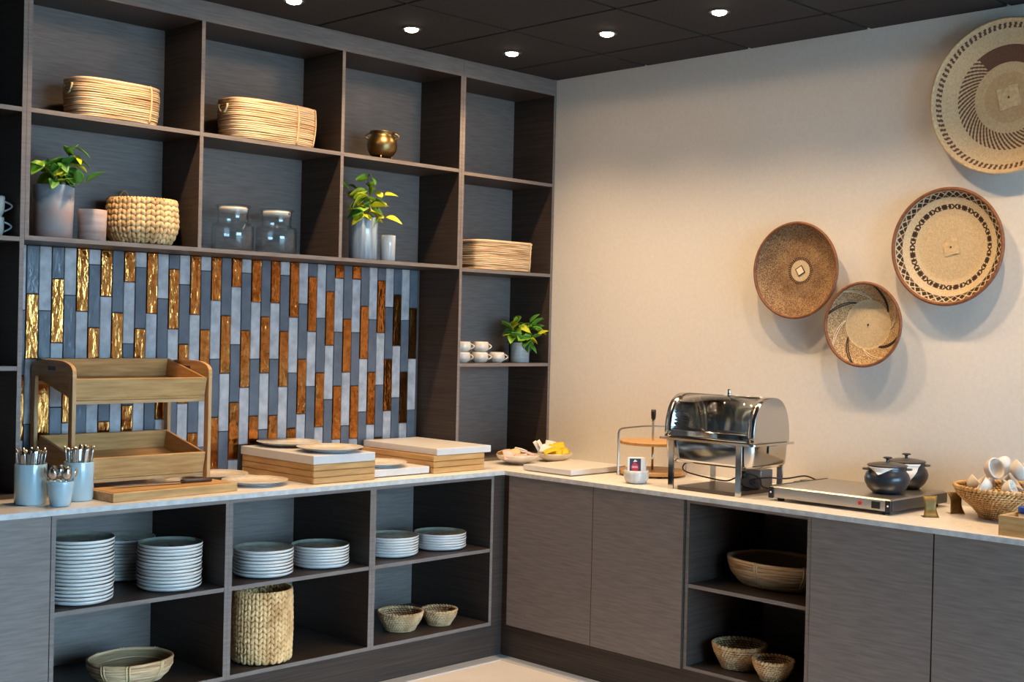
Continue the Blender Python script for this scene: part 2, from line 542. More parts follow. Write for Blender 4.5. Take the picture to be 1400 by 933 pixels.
# ceiling panels between the rails
GX, GY, GP = 4.672, 4.078, 0.618
tile_cache = {}
def ceil_panel(x0, x1, y0, y1):
    w, d = round(x1 - x0, 4), round(y1 - y0, 4)
    if (w, d) not in tile_cache:
        tile_cache[(w, d)] = MB().cbox(-w / 2, w / 2, -d / 2, d / 2, 0, 0.013, 0.002).mesh('ceiling_panel', CEIL)
    link('ceiling_panel', tile_cache[(w, d)], ce, ((x0 + x1) / 2, (y0 + y1) / 2, ZC - 0.001))
xs = [XW] + [GX - GP * k for k in range(0, 13) if GX - GP * k > XL] + [XL]
ysl = [YW] + [GY + GP] + [GY - GP * k for k in range(0, 12) if GY - GP * k > YB] + [YB]
g = 0.008
for a in range(len(xs) - 1):
    for b in range(len(ysl) - 1):
        x1, x0, y1, y0 = xs[a] - (g if a else 0), xs[a + 1] + g, ysl[b] - (g if b else 0), ysl[b + 1] + g
        if x1 - x0 > 0.05 and y1 - y0 > 0.05:
            ceil_panel(x0, x1, y0, y1)
# pale grey strip on the floor along the plinths
struct(MB().box(1.2, 4.372, 4.297, 4.372, 0.0, 0.003).build('floor_strip_1', STRIP))
struct(MB().box(4.300, 4.372, 1.0, 4.2965, 0.0, 0.003).build('floor_strip_2', STRIP))

# ------------------------------------------------------------------ recessed spotlights
LAMP = emit_mat('lit_lamp', (1.0, 0.86, 0.66), 26.0)
spot_d = bpy.data.lights.new('spot_beam', 'SPOT')
spot_d.energy = SPOT_POWER
spot_d.color = SPOT_COL
spot_d.spot_size = R(120)
spot_d.spot_blend = 1.0
spot_d.shadow_soft_size = 0.028
spill_d = bpy.data.lights.new('spot_spill', 'SPOT')
spill_d.energy = SPILL_POWER
spill_d.color = SPOT_COL
spill_d.spot_size = R(168)
spill_d.spot_blend = 0.15
spill_d.shadow_soft_size = 0.03
def make_spot(loc, label):
    t = thing('recessed_spotlight', label, 'spotlight', loc, 0, 'recessed ceiling spotlights')
    MB().lathe([(0.030, 0.001), (0.033, -0.004), (0.046, -0.005), (0.049, 0.001)], 24).build('trim_ring', TOE, t)
    MB().lathe([(0.0301, 0.0), (0.029, -0.010), (0.018, -0.015), (0.001, -0.016)], 20).build('lamp', LAMP, t)
    l = bpy.data.objects.new('spot_beam', spot_d); COL.objects.link(l); l.parent = t; l.location = (0, 0, -0.03)
    l = bpy.data.objects.new('spot_spill', spill_d); COL.objects.link(l); l.parent = t; l.location = (0, 0, -0.032)
    return t
LX = [4.374, 3.735, 3.096, 2.46]
LYs = [3.767, 3.155, 2.54, 1.92, 1.30]
names = {4.374: 'recessed spotlight in the ceiling corner where shelving meets beige wall',
         3.735: 'recessed spotlight above the shelf compartment with the bronze pot',
         3.096: 'recessed spotlight above the shelf compartment with glass jars'}
sp0 = make_spot((LX[0], 4.39, ZC - 0.002), names[4.374])
for x in LX[1:]:
    dup(sp0, (x, 4.39, ZC - 0.002), 0, names.get(x, 'recessed spotlight above the compartment with the round braided basket'))
for i, y in enumerate(LYs):
    dup(sp0, (4.352, y, ZC - 0.002), 0, ['recessed spotlight along the beige wall, next to the corner one',
        'recessed spotlight along the beige wall, above the chafing dish'][i] if i < 2 else 'recessed spotlight along the beige wall above the right counter end')

# ------------------------------------------------------------------ upper shelving
YS, YBK = 4.69, 4.99
TH = 0.017
FM = {'-y': 1}
def board(parent, name, x0, x1, y0, y1, z0, z1, front='-y'):
    o = parent.location
    return MB().box(x0 - o.x, x1 - o.x, y0 - o.y, y1 - o.y, z0 - o.z, z1 - o.z, 0, None, {front: 1}).build(name, [WOOD, EDGE], parent)

ZT0, ZM0, ZU0 = 2.835, 1.874, 2.356
su = thing('open_shelf_unit', 'dark oak wall shelf of six open compartments above the tiles', 'shelf', (3.22, 4.85, ZM0))
board(su, 'bottom_shelf', 2.111, 4.338, YS, YBK + 0.01, ZM0, ZM0 + TH)
board(su, 'top_panel', 2.111, 4.338, YS, YBK + 0.01, ZT0, ZT0 + TH)
PX = [(2.111, 2.128), (2.851, 2.868), (3.584, 3.601), (4.321, 4.338)]
for i, (a, b) in enumerate(PX):
    board(su, 'side_panel' if i in (0, 3) else 'divider', a, b, YS, YBK, ZM0 + TH, ZT0)
for i in range(3):
    board(su, 'shelf', PX[i][1], PX[i + 1][0], YS + 0.001, YBK, ZU0, ZU0 + TH)
    board(su, 'back_panel', PX[i][1], PX[i + 1][0], YBK, YBK + 0.01, ZM0 + TH, ZT0)
su_f = board(su, 'fascia', 2.111, 4.338, YS, YS + 0.02, ZT0 + TH, ZC - 0.002)

def tower(name, label, x0, x1, levels, zb):
    t = thing(name, label, 'shelf', ((x0 + x1) / 2, 4.85, zb))
    board(t, 'side_panel', x0, x0 + TH, YS, YBK, zb, ZT0)
    board(t, 'side_panel', x1 - TH, x1, YS, YBK, zb, ZT0)
    board(t, 'top_panel', x0, x1, YS, YBK, ZT0, ZT0 + TH)
    board(t, 'fascia', x0, x1, YS, YS + 0.02, ZT0 + TH, ZC - 0.002)
    for z in levels:
        board(t, 'shelf', x0 + TH, x1 - TH, YS + 0.001, YBK, z - TH, z)
    board(t, 'bottom_panel', x0 + TH, x1 - TH, YS + 0.001, YBK, zb, zb + TH)
    board(t, 'back_panel', x0, x1, YBK, YBK + 0.01, zb, ZT0 + TH)
    return t
tower('shelf_tower', 'tall dark oak shelf tower with cups beside the beige wall', 4.339, 5.018, (1.403, 1.881, 2.364), 0.9005)
tower('shelf_tower', 'tall dark oak shelf tower at the end behind cutlery pots', 1.40, 2.110, (1.398, 1.884, 2.370), 0.9005)

# ------------------------------------------------------------------ tiled backsplash (part of the back wall)
YT = 4.990
splash = MB().box(2.112, 4.3375, YT, YT + 0.02, 0.9, ZM0 - 0.001).build('backsplash', GROUT, wb)
MB().box(2.112, 4.3375, YT + 0.0205, YW - 0.0005, 0.9, ZM0 - 0.001).build('backing_board', GROUT, wb)
TQ, TW = 0.0655, 0.0530
SEQ = 'GLD'
cols = [('L', 4), ('D', 3), ('L', 4), ('D', 2), ('L', 3), ('G', 4), ('L', 1), ('G', 3), ('D', 4), ('G', 2),
        ('L', 1), ('G', 4), ('L', 3), ('D', 1), ('L', 2), ('G', 4), ('L', 1), ('G', 3), ('D', 4), ('G', 2),
        ('L', 1), ('G', 3), ('D', 4), ('G', 3), ('L', 1), ('G', 4), ('L', 3), ('D', 1), ('L', 4), ('D', 2),
        ('G', 1), ('D', 4), ('G', 1), ('D', 3), ('L', 4), ('D', 1), ('L', 3), ('D', 2), ('L', 4), ('D', 3)]
TM = {'G': T_GOLD, 'L': T_LIGHT, 'D': T_DARK}
tmesh = {}
def wall_tile(kind, x0, x1, z0, z1):
    w, h = round(x1 - x0, 4), round(z1 - z0, 4)
    d = {'G': 0.0085, 'L': 0.0065, 'D': 0.0075}[kind]
    if (kind, w, h) not in tmesh:
        e = 0.0013
        tmesh[(kind, w, h)] = MB().cbox(-w / 2 + e, w / 2 - e, -d, 0.001, -h / 2 + e, h / 2 - e, 0.0022).mesh('tile', TM[kind])
    link('tile', tmesh[(kind, w, h)], splash, ((x0 + x1) / 2, YT, (z0 + z1) / 2))
for i in range(-1, 40):
    if i < 0:
        kind, k, xa = 'D', 2, 2.254 - 2 * TW
    else:
        (kind, k), xa = cols[i], 2.254 + TW * (i - 1)
    xb = min(xa + TW, 4.3375)
    xa = max(xa, 2.1125)
    z = ZM0 - 0.001
    zn = ZM0 - k * TQ
    while z > 0.905:
        wall_tile(kind, xa, xb, max(zn, 0.9015), z)
        z, zn = zn, zn - 4 * TQ
        kind = SEQ[(SEQ.index(kind) + 1) % 3]

# ------------------------------------------------------------------ base cabinets and worktop
YF, ZP, ZK = 4.347, 0.16, 0.8795
YFC = YF + 0.0
def open_cabinet_y(label, x0, x1, shelf_z=0.53):
    t = thing('open_base_cabinet', label, 'cabinet', ((x0 + x1) / 2, 4.63, ZP))
    a = 0.0165
    board(t, 'side_panel', x0, x0 + a, YFC, 4.93, ZP, ZK)
    board(t, 'side_panel', x1 - a, x1, YFC, 4.93, ZP, ZK)
    board(t, 'top_rail', x0 + a, x1 - a, YFC, 4.91, ZK - 0.016, ZK)
    board(t, 'shelf', x0 + a, x1 - a, YFC + 0.002, 4.912, shelf_z - a, shelf_z)
    board(t, 'bottom_panel', x0 + a, x1 - a, YFC, 4.912, ZP, ZP + a)
    board(t, 'back_panel', x0 + a, x1 - a, 4.912, 4.93, ZP + a, ZK - 0.016)
    return t
open_cabinet_y('open base cabinet holding three tall plate stacks and an oval reed basket', 2.0765, 2.8110)
open_cabinet_y('open base cabinet holding two plate stacks above the tall braided basket', 2.8115, 3.5415)
open_cabinet_y('open base cabinet holding two low plate stacks above two small seagrass bowls', 3.5420, 4.2775)
t = thing('door_cabinet', 'grey oak base cabinet with plain door under the cutlery pots', 'cabinet', (1.74, 4.63, ZP))
board(t, 'carcass', 1.40, 2.0755, YF + 0.02, 4.93, ZP, ZK)
board(t, 'door', 1.403, 2.0735, YF, YF + 0.0195, ZP, ZK - 0.002)
# corner filler
t = thing('corner_filler', 'narrow dark oak filler panel in the inner counter corner', 'panel', (4.315, 4.36, ZP))
o = t.location
MB().prism([(4.2785 - o.x, YF + 0.008 - o.y), (4.357 - o.x, YF + 0.008 - o.y), (4.357 - o.x, 4.317 - o.y), (4.372 - o.x, 4.317 - o.y), (4.372 - o.x, YF + 0.022 - o.y), (4.2785 - o.x, YF + 0.022 - o.y)], 'z', 0.0, ZK - ZP).build('panel', WOOD, t)

XF = 4.347
def boardx(parent, name, x0, x1, y0, y1, z0, z1):
    return board(parent, name, x0, x1, y0, y1, z0, z1, '-x')
def door_cabinet_x(label, y0, y1, doors):
    t = thing('door_cabinet', label, 'cabinet', (4.68, (y0 + y1) / 2, ZP))
    boardx(t, 'carcass', XF + 0.02, 4.95, y0, y1, ZP, ZK)
    for a, b in doors:
        d = boardx(t, 'door', XF, XF + 0.0195, a, b, ZP, ZK - 0.002)
    return t
door_cabinet_x('dark oak corner base cabinet with two plain doors', 3.268, 4.315, ((3.7805, 4.313), (3.2715, 3.7775)))
door_cabinet_x('dark oak base cabinet with plain door under the hot plate', 2.1512, 2.656, ((2.1530, 2.6545),))
door_cabinet_x('dark oak base cabinet with plain door under the wooden condiment box', 1.40, 2.1508, ((1.42, 2.1480),))
t = thing('open_base_cabinet', 'open base cabinet holding a large reed bowl above two seagrass bowls', 'cabinet', (4.65, 2.96, ZP))
XO = XF + 0.014
boardx(t, 'side_panel', XO, 4.945, 3.251, 3.2675, ZP, ZK)
boardx(t, 'side_panel', XF + 0.002, 4.945, 2.6565, 2.673, ZP, ZK)
boardx(t, 'top_rail', XO, 4.93, 2.673, 3.251, ZK - 0.016, ZK)
boardx(t, 'shelf', XO + 0.002, 4.928, 2.673, 3.251, 0.506, 0.522)
boardx(t, 'bottom_panel', XO, 4.928, 2.673, 3.251, ZP, ZP + 0.0135)
boardx(t, 'back_panel', 4.928, 4.945, 2.673, 3.251, ZP + 0.0135, ZK - 0.016)
# plinths
tag(MB().box(1.4, 4.40, 4.372, 4.39, 0, ZP - 0.0005).build('plinth', WOOD), 'dark oak plinth board under the cabinets with plate stacks', 'plinth')
tag(MB().box(4.372, 4.39, 1.4, 4.3715, 0, ZP - 0.0005).build('plinth', WOOD), 'dark oak plinth board under the cabinets along the beige wall', 'plinth')
# worktop (L shaped)
wt = thing('worktop', 'pale stone L-shaped worktop over both cabinet runs', 'worktop', (4.66, 4.66, 0.88))
o = wt.location
poly = [(1.40, 4.332), (4.332, 4.332), (4.332, 1.40), (5.0195, 1.40), (5.0195, 4.9895), (1.40, 4.9895)]
mb = MB()
mb.prism([(x - o.x, y - o.y) for x, y in poly], 'z', 0.0, 0.020)
for i in range(6):
    mb.m[i] = 1
mb.build('slab', [STONE, STONE_EDGE], wt)

# ------------------------------------------------------------------ basket builders
def ring(a, b, n=44, p=3.2):
    pts = []
    for i in range(n):
        t = 2 * PI * i / n
        c, s = math.cos(t), math.sin(t)
        pts.append((a * math.copysign(abs(c) ** (2 / p), c), b * math.copysign(abs(s) ** (2 / p), s)))
    return pts

def reed_basket(name, label, cat, loc, rotz, a, b, h, rings_n, prof, p=3.2, ties=(), handles=True, rnd=0.0012, seed=1):
    """prof(t) scale of the outline at height fraction t"""
    rr = random.Random(seed)
    t = thing(name, label, cat, loc, rotz)
    mb = MB()
    dz = h / rings_n
    for k in range(rings_n):
        z = (k + 0.5) * dz + (0.0026 if k == 0 else 0.0)
        sc = prof((k + 0.5) / rings_n)
        j = rr.uniform(-rnd, rnd)
        pts = ring(a * sc + j, b * sc + j, 44, p)
        ph = rr.uniform(0, 6)
        mb.tube([(x, y, z + 0.0012 * math.sin(3 * math.atan2(y, x) + ph)) for x, y in pts], dz * rr.uniform(0.48, 0.58), 6, True)
    mb.build('reed_wall', REED, t)
    mb = MB()
    pts0, pts1 = ring(a * prof(0) - 0.006, b * prof(0) - 0.006, 44, p), ring(a * prof(1) - 0.006, b * prof(1) - 0.006, 44, p)
    lv = [(ring(a * prof(q) - 0.005, b * prof(q) - 0.005, 44, p), q * h) for q in (0.02, 0.2, 0.4, 0.6, 0.8, 0.985)]
    v = [(x, y, z) for pts, z in lv for x, y in pts]
    n = 44
    F = [(k * n + (i + 1) % n, k * n + i, (k + 1) * n + i, (k + 1) * n + (i + 1) % n) for k in range(len(lv) - 1) for i in range(n)]
    F.append(tuple(range(n)))
    mb.add(v, F, 0, True)
    mb.build('lining', REED_IN, t)
    sc = prof(1)
    MB().tube([(x, y, h) for x, y in ring(a * sc, b * sc, 44, p)], dz * 0.75, 8, True).build('rim', REED, t)
    for ang in ties:
        mb = MB()
        for off in (-0.006, 0.006):
            path = []
            for q in range(9):
                f = q / 8
                s2 = prof(f)
                c, s = math.cos(ang), math.sin(ang)
                x = (a * s2) * math.copysign(abs(c) ** (2 / p), c); y = (b * s2) * math.copysign(abs(s) ** (2 / p), s)
                L = math.hypot(x, y); nx, ny = x / L, y / L
                path.append((x + nx * dz * 0.62 - ny * off, y + ny * dz * 0.62 + nx * off, 0.004 + f * (h - 0.002)))
            s2 = prof(1)
            last = path[-1]
            path.append((last[0] * 0.985, last[1] * 0.985, h + dz * 0.8))
            path.append((last[0] * 0.955, last[1] * 0.955, h - dz))
            mb.tube(path, 0.0035, 6)
        mb.build('binding', REED_D, t)
    if handles:
        for sgn in (-1, 1):
            path = []
            for q in range(13):
                f = PI * q / 12
                path.append((sgn * (a * prof(0.8) + 0.003 + 0.003 * math.sin(f)), -0.030 * math.cos(f), h * 0.88 - 0.036 * math.sin(f)))
            MB().tube(path, 0.0055, 8).build('handle', REED_D, t)
    return t

def lobe_wall(mb, prof, h, ncol, nrow, mode, rr, fat=1.0):
    dz = h / nrow
    for k in range(nrow):
        zc = (k + 0.5) * dz
        r = prof(zc / h)
        slope = (prof(min(1, zc / h + 0.05)) - prof(max(0, zc / h - 0.05))) / (0.1 * h)
        for i in range(ncol):
            th = 2 * PI * (i + (0.5 if (mode == 'twist' and k % 2) else 0)) / ncol
            cw = 2 * PI * r / ncol
            er = Vector((math.cos(th), math.sin(th), 0)); et = Vector((-math.sin(th), math.cos(th), 0))
            ez = (Vector((0, 0, 1)) + er * slope).normalized()
            n = et.cross(ez).normalized()
            if mode == 'chevron':
                tl = R(27) * (1 if i % 2 else -1) + rr.uniform(-0.1, 0.1)
                long_ = ez * math.cos(tl) + et * math.sin(tl); sh = et * math.cos(tl) - ez * math.sin(tl)
                A = (long_ * dz * 0.80, sh * cw * 0.60 * fat, n * cw * 0.50)
                z = zc + rr.uniform(-0.05, 0.05) * dz
            else:
                tl = R(15) + rr.uniform(-0.3, 0.3)
                long_ = et * math.cos(tl) + ez * math.sin(tl); sh = ez * math.cos(tl) - et * math.sin(tl)
                A = (long_ * cw * 0.72, sh * dz * 0.52 * fat, n * dz * 0.55)
                z = zc
            ext = sum(abs(q.z) ** 2 for q in A) ** 0.5
            z = max(z, ext + 0.0004)
            c = er * (r + rr.uniform(-0.0008, 0.0008)) + Vector((0, 0, z))
            mb.ball(c, A, 6, 4)

def lobe_basket(name, label, cat, loc, rotz, prof, h, ncol, nrow, mode, m_wall, m_in, seed=1, rim_r=0.006, group=None, ring_handle=False):
    rr = random.Random(seed)
    t = thing(name, label, cat, loc, rotz, group)
    mb = MB()
    lobe_wall(mb, prof, h, ncol, nrow, mode, rr)
    mb.build('woven_wall', m_wall, t)
    ns = 10
    pr = [(0.001, 0.003)] + [(max(0.002, prof(k / ns) - 0.003), max(0.003, h * k / ns)) for k in range(ns + 1)]
    MB().lathe(pr, 32).build('lining', m_in, t)
    mb = MB()
    nb = int(2 * PI * prof(1) / (rim_r * 2.2))
    for i in range(nb):
        th = 2 * PI * i / nb
        er = Vector((math.cos(th), math.sin(th), 0)); et = Vector((-math.sin(th), math.cos(th), 0))
        d = (et * 0.8 + Vector((0, 0, 0.5)) + er * 0.3).normalized()
        q = d.cross(er).normalized()
        mb.ball(er * prof(1) + Vector((0, 0, h)), (d * rim_r * 1.6, q * rim_r * 0.9, d.cross(q) * rim_r), 6, 4)
    mb.build('rim', m_wall, t)
    if ring_handle:
        path = [(0.024 * math.cos(PI * q / 14), prof(1) - 0.012, h - 0.005 + 0.052 * math.sin(PI * q / 14)) for q in range(15)]
        MB().tube(path, 0.0036, 8).build('loop_handle', SEA, t)
    return t

def smooth(x):
    return x * x * (3 - 2 * x)

# ------------------------------------------------------------------ things on the upper shelf
ZU = ZU0 + TH + 0.0004
reed_basket('reed_basket', 'oval pale reed basket with end handles, above the pot with pink bands', 'basket', (2.512, 4.800, ZU), R(3),
            0.190, 0.098, 0.150, 17, lambda t: 0.94 + 0.06 * math.sin(t * PI * 0.75), ties=(R(-62),), seed=2)
reed_basket('reed_basket', 'oval pale reed basket standing on the shelf above the glass jars', 'basket', (3.262, 4.805, ZU), R(2),
            0.232, 0.105, 0.172, 19, lambda t: 0.94 + 0.06 * math.sin(t * PI * 0.75), ties=(R(-78), R(-38)), seed=3)
bp = thing('bronze_pot', 'small round bronze cauldron with two ear handles on the shelf', 'pot', (3.906, 4.79, ZU), R(-45))
MB().lathe([(0.002, 0.016), (0.034, 0.016), (0.056, 0.028), (0.070, 0.050), (0.074, 0.072), (0.070, 0.096), (0.058, 0.114), (0.052, 0.124),
            (0.054, 0.132), (0.060, 0.138), (0.059, 0.141), (0.051, 0.138), (0.047, 0.126), (0.056, 0.105), (0.064, 0.072), (0.045, 0.030), (0.002, 0.024)], 36).build('body', BRONZE, bp)
for s in (-1, 1):
    MB().tube([(s * (0.055 + 0.026 * math.sin(PI * q / 10)), 0, 0.134 - 0.034 * q / 10) for q in range(11)], 0.0042, 8).build('handle', BRONZE, bp)
for a in (R(270), R(30), R(150)):
    MB().tube([(0.045 * math.cos(a), 0.045 * math.sin(a), 0.026), (0.050 * math.cos(a), 0.050 * math.sin(a), 0.0015)], [0.007, 0.005], 8).build('foot', BRONZE, bp)

# ------------------------------------------------------------------ plants
def leaf_mesh(name, m, L=0.068, W=0.046, cup=0.25, droop=0.25):
    mb = MB()
    def fn(u, v):
        x = u * L
        w = W * (math.sin(PI * u ** 0.8) ** 0.85 if 0 < u < 1 else 0) * (1.0 - 0.25 * u) + 0.0006
        s = (v - 0.5) * w
        return (x, s, -droop * L * u * u + cup * abs(s) * 1.2)
    mb.sheet(fn, 7, 4, 0.0007)
    return mb.mesh(name, m)
LEAVES = [leaf_mesh('leaf', LEAF_G), leaf_mesh('leaf', LEAF_M), leaf_mesh('leaf', LEAF_Y)]

def pot_plant(label, loc, pot_prof, pot_mat, soil_r, soil_z, stems, seed, lscale=1.0, weights=(5, 4, 4)):
    rr = random.Random(seed)
    t = thing('potted_plant', label, 'plant', loc)
    MB().lathe(pot_prof, 40).build('pot', pot_mat, t)
    MB().lathe([(soil_r, soil_z), (soil_r * 0.5, soil_z + 0.004), (0.001, soil_z + 0.005)], 20).build('soil', SOIL, t)
    for (ax, ay, h, n) in stems:
        n += 2
        p0 = Vector((ax * 0.12, ay * 0.12, soil_z))
        p1 = Vector((ax * 0.5, ay * 0.5, soil_z + h * 0.6))
        p2 = Vector((ax, ay, soil_z + h))
        P = [p0 * (1 - u) ** 2 + p1 * 2 * u * (1 - u) + p2 * u * u for u in [i / 8 for i in range(9)]]
        MB().tube(P, [0.0022 - 0.00012 * i for i in range(9)], 6).build('stem', STEM, t)
        for k in range(n):
            u = 0.30 + 0.70 * (k + 0.5) / n if k < n - 1 else 1.0
            i = min(7, int(u * 8))
            base = P[i].lerp(P[i + 1], min(1, u * 8 - i))
            ang = rr.uniform(0, 2 * PI) if k < n - 1 else math.atan2(ay, ax)
            lo = link('leaf', LEAVES[rr.choices((0, 1, 2), weights)[0]], t, base)
            lo.rotation_euler = (rr.uniform(-0.9, 0.9), rr.uniform(-0.95, 0.75), ang)
            s = lscale * rr.uniform(0.8, 1.3)
            lo.scale = (s, s, s)
    return t

ZMT = ZM0 + TH + 0.0004
def cyl_prof(r0, r1, h, th=0.006, foot=0.004):
    return [(0.001, 0.0), (r0 - foot, 0.0), (r0, foot), (r1, h - 0.003), (r1 - 0.001, h), (r1 - th + 0.001, h), (r1 - th, h - 0.004), (r0 - th, 0.012), (0.001, 0.010)]
pot_plant('leafy plant in tall pot with pink and grey bands on shelf', (2.266, 4.782, ZMT), cyl_prof(0.072, 0.077, 0.206), STONEWARE, 0.069, 0.192,
          [(-0.062, -0.03, 0.10, 6), (-0.045, -0.09, 0.05, 4), (0.00, -0.05, 0.10, 6), (0.055, -0.05, 0.165, 8), (0.075, -0.02, 0.13, 6), (0.09, -0.09, 0.03, 4), (0.0, 0.05, 0.12, 5), (-0.03, -0.08, 0.05, 4)], 5)
tag(MB().lathe(cyl_prof(0.053, 0.0555, 0.122), 40).build('stoneware_pot', PINKWARE, None, (2.415, 4.757, ZMT)), 'small empty pink stoneware pot beside the round braided basket', 'pot')
lobe_basket('braided_basket', 'round braided hyacinth basket with loop handle on the shelf', 'basket', (2.676, 4.838, ZMT), R(8),
            lambda t: 0.108 + 0.034 * math.sin(min(1.0, t * 1.9 + 0.05) * PI * 0.5) - 0.006 * max(0, t - 0.6) / 0.4, 0.185, 46, 8, 'chevron', HYA, HYA_IN, 4, ring_handle=True)

def glass_jar(loc, label):
    t = thing('glass_jar', label, 'jar', loc, 0, 'glass storage jars')
    MB().lathe([(0.001, 0.0), (0.086, 0.0), (0.092, 0.006), (0.092, 0.108), (0.088, 0.118), (0.068, 0.124), (0.066, 0.132), (0.066, 0.182), (0.070, 0.188), (0.0685, 0.191),
                (0.0635, 0.188), (0.0630, 0.132), (0.066, 0.120), (0.085, 0.113), (0.0885, 0.106), (0.0885, 0.010), (0.083, 0.006), (0.001, 0.006)], 44).build('body', GLASS, t)
    MB().lathe([(0.001, 0.170), (0.058, 0.170), (0.0615, 0.174), (0.0615, 0.188), (0.058, 0.1895), (0.001, 0.1895)], 36).build('stopper', CORK, t)
    MB().lathe([(0.001, 0.1915), (0.070, 0.1915), (0.076, 0.194), (0.076, 0.198), (0.070, 0.201), (0.001, 0.203)], 40).build('lid', GLASS, t)
    return t
glass_jar((3.090, 4.80, ZMT), 'clear glass jar with white stopper beside the shelf divider')
j2 = glass_jar((3.317, 4.80, ZMT), 'clear glass jar with white stopper and small print on lid')
MB().lathe([(0.006, 0), (0.006, 0.001), (0.001, 0.001)], 12, mat=Matrix.Translation((0.028, -0.0545, 0.181)) @ Matrix.Rotation(R(90), 4, 'X') @ Matrix.Rotation(R(27), 4, 'Y')).build('seal_mark', INKB, j2)

pot_plant('yellow-leaved plant in tall streaked blue pot on shelf', (3.800, 4.785, ZMT), cyl_prof(0.068, 0.070, 0.200), BLUEGREY, 0.063, 0.186,
          [(-0.075, 0.02, 0.14, 6), (-0.055, -0.07, 0.05, 4), (0.0, -0.03, 0.215, 9), (0.02, -0.06, 0.10, 6), (0.10, -0.03, 0.13, 7), (0.07, -0.08, 0.02, 4), (0.0, 0.04, 0.14, 5)], 21, 1.0, (3, 4, 7))
tag(MB().lathe(cyl_prof(0.0355, 0.0365, 0.124), 36).build('glazed_pot', GREYWHITE, None, (3.925, 4.752, ZMT)), 'small empty pale grey pot beside the streaked blue plant pot', 'pot')

# right tower
reed_basket('reed_basket', 'low pale reed basket with square corners in the shelf tower', 'basket', (4.708, 4.835, 1.8812), R(-2), 0.205, 0.125, 0.150, 16,
            lambda t: 0.97 + 0.03 * t, 4.5, ties=(R(-55),), handles=False, seed=6)

def make_cup(loc, rotz, label, cat='cup', r=0.044, h=0.054, group='cream cups in the shelf tower'):
    t = thing('cup', label, cat, loc, rotz, group)
    MB().lathe([(0.001, 0.0), (r * 0.62, 0.0), (r * 0.66, 0.003), (r * 0.93, h * 0.22), (r, h * 0.5), (r * 0.97, h * 0.8), (r * 0.90, h * 0.985), (r * 0.87, h), (r * 0.85, h * 0.98),
                (r * 0.90, h * 0.78), (r * 0.93, h * 0.5), (r * 0.85, h * 0.25), (r * 0.5, h * 0.12), (0.001, h * 0.11)], 30).build('body', CUPW, t)
    MB().tube([(r * 0.93 + 0.018 * math.sin(PI * q / 12), 0, h * 0.80 - h * 0.52 * q / 12) for q in range(13)], 0.0032, 8).build('handle', CUPW, t)
    return t
cz = 1.4032
make_cup((4.472, 4.80, cz), R(-60), 'bottom cream cup of the stack against the tower side')
make_cup((4.474, 4.80, cz + 0.0545), R(-50), 'upper cream cup of the stack against the tower side')
make_cup((4.597, 4.80, cz), R(-38), 'bottom cream cup of the middle stack of two', r=0.0455)
make_cup((4.599, 4.80, cz + 0.0545), R(-30), 'upper cream cup of the middle stack of two', r=0.0455)
make_cup((4.722, 4.80, cz), R(-40), 'single cream cup between cup stack and potted plant', r=0.043)
pot_plant('bushy green plant in small grey pot beside the cups', (4.890, 4.795, cz), cyl_prof(0.050, 0.052, 0.106), GREYPOT, 0.046, 0.094,
          [(-0.07, 0.02, 0.09, 7), (-0.05, -0.05, 0.03, 5), (-0.02, 0.0, 0.14, 8), (0.03, -0.04, 0.12, 8), (0.040, -0.06, 0.11, 7), (0.035, -0.09, 0.05, 6), (0.02, -0.08, 0.04, 5), (0.02, 0.04, 0.14, 6)], 33, 1.0, (6, 5, 2))
# left tower mugs
def mug(loc, rotz, label):
    t = thing('mug', label, 'mug', loc, rotz, 'stacked mugs in the end shelf tower')
    r, h = 0.043, 0.077
    MB().lathe([(0.001, 0), (r * 0.72, 0), (r * 0.80, 0.004), (r * 0.98, 0.020), (r, 0.040), (r, h - 0.006), (r * 0.97, h), (r * 0.93, h - 0.002), (r * 0.94, 0.03), (r * 0.7, 0.010), (0.001, 0.008)], 30).build('body', CUPW, t)
    MB().tube([(r * 0.96 + 0.030 * math.sin(PI * q / 14), 0, 0.057 - 0.038 * q / 14) for q in range(15)], 0.0036, 8).build('handle', GREYWHITE, t)
    return t
mug((2.035, 4.80, 1.8842), R(-45), 'bottom cream mug of the two stacked in the end tower')
mug((2.036, 4.80, 1.8842 + 0.0775), R(-43), 'upper cream mug of the two stacked in the end tower')

# ------------------------------------------------------------------ two tier wooden tray stand
ZCT = 0.9002
ts = thing('tray_stand', 'two-tier oak tray stand with arched ends before the tiles', 'tray stand', (2.58, 4.79, ZCT))
def tsx(x0, x1): return x0 - 2.58, x1 - 2.58
for xa in (2.275, 2.869):
    x0, x1 = tsx(xa, xa + 0.016)
    for ya, yb in ((4.612, 4.644), (4.935, 4.967)):
        MB().cbox(x0, x1, ya - 4.79, yb - 4.79, 0.0, 0.452, 0.0015).build('post', OAK_Z, ts)
    arch = [(4.612, 0.452), (4.967, 0.452)] + [(4.79 + 0.1775 * math.copysign(abs(math.cos(a)) ** 0.62, math.cos(a)), 0.470 + 0.048 * math.sin(a) ** 0.8) for a in [PI * q / 16 for q in range(17)]]
    ar = MB().prism([(y - 4.79, z) for y, z in arch], 'x', x0, x1).build('arched_end', OAK_Y, ts)
    MB().cbox(x0 - 0.0006, x1 + 0.0006, -0.032, 0.032, 0.478, 0.494, 0.0003).build('grip_slot_shade', KNIFEH, ar)  # dark block painted in for the shade of the grip opening
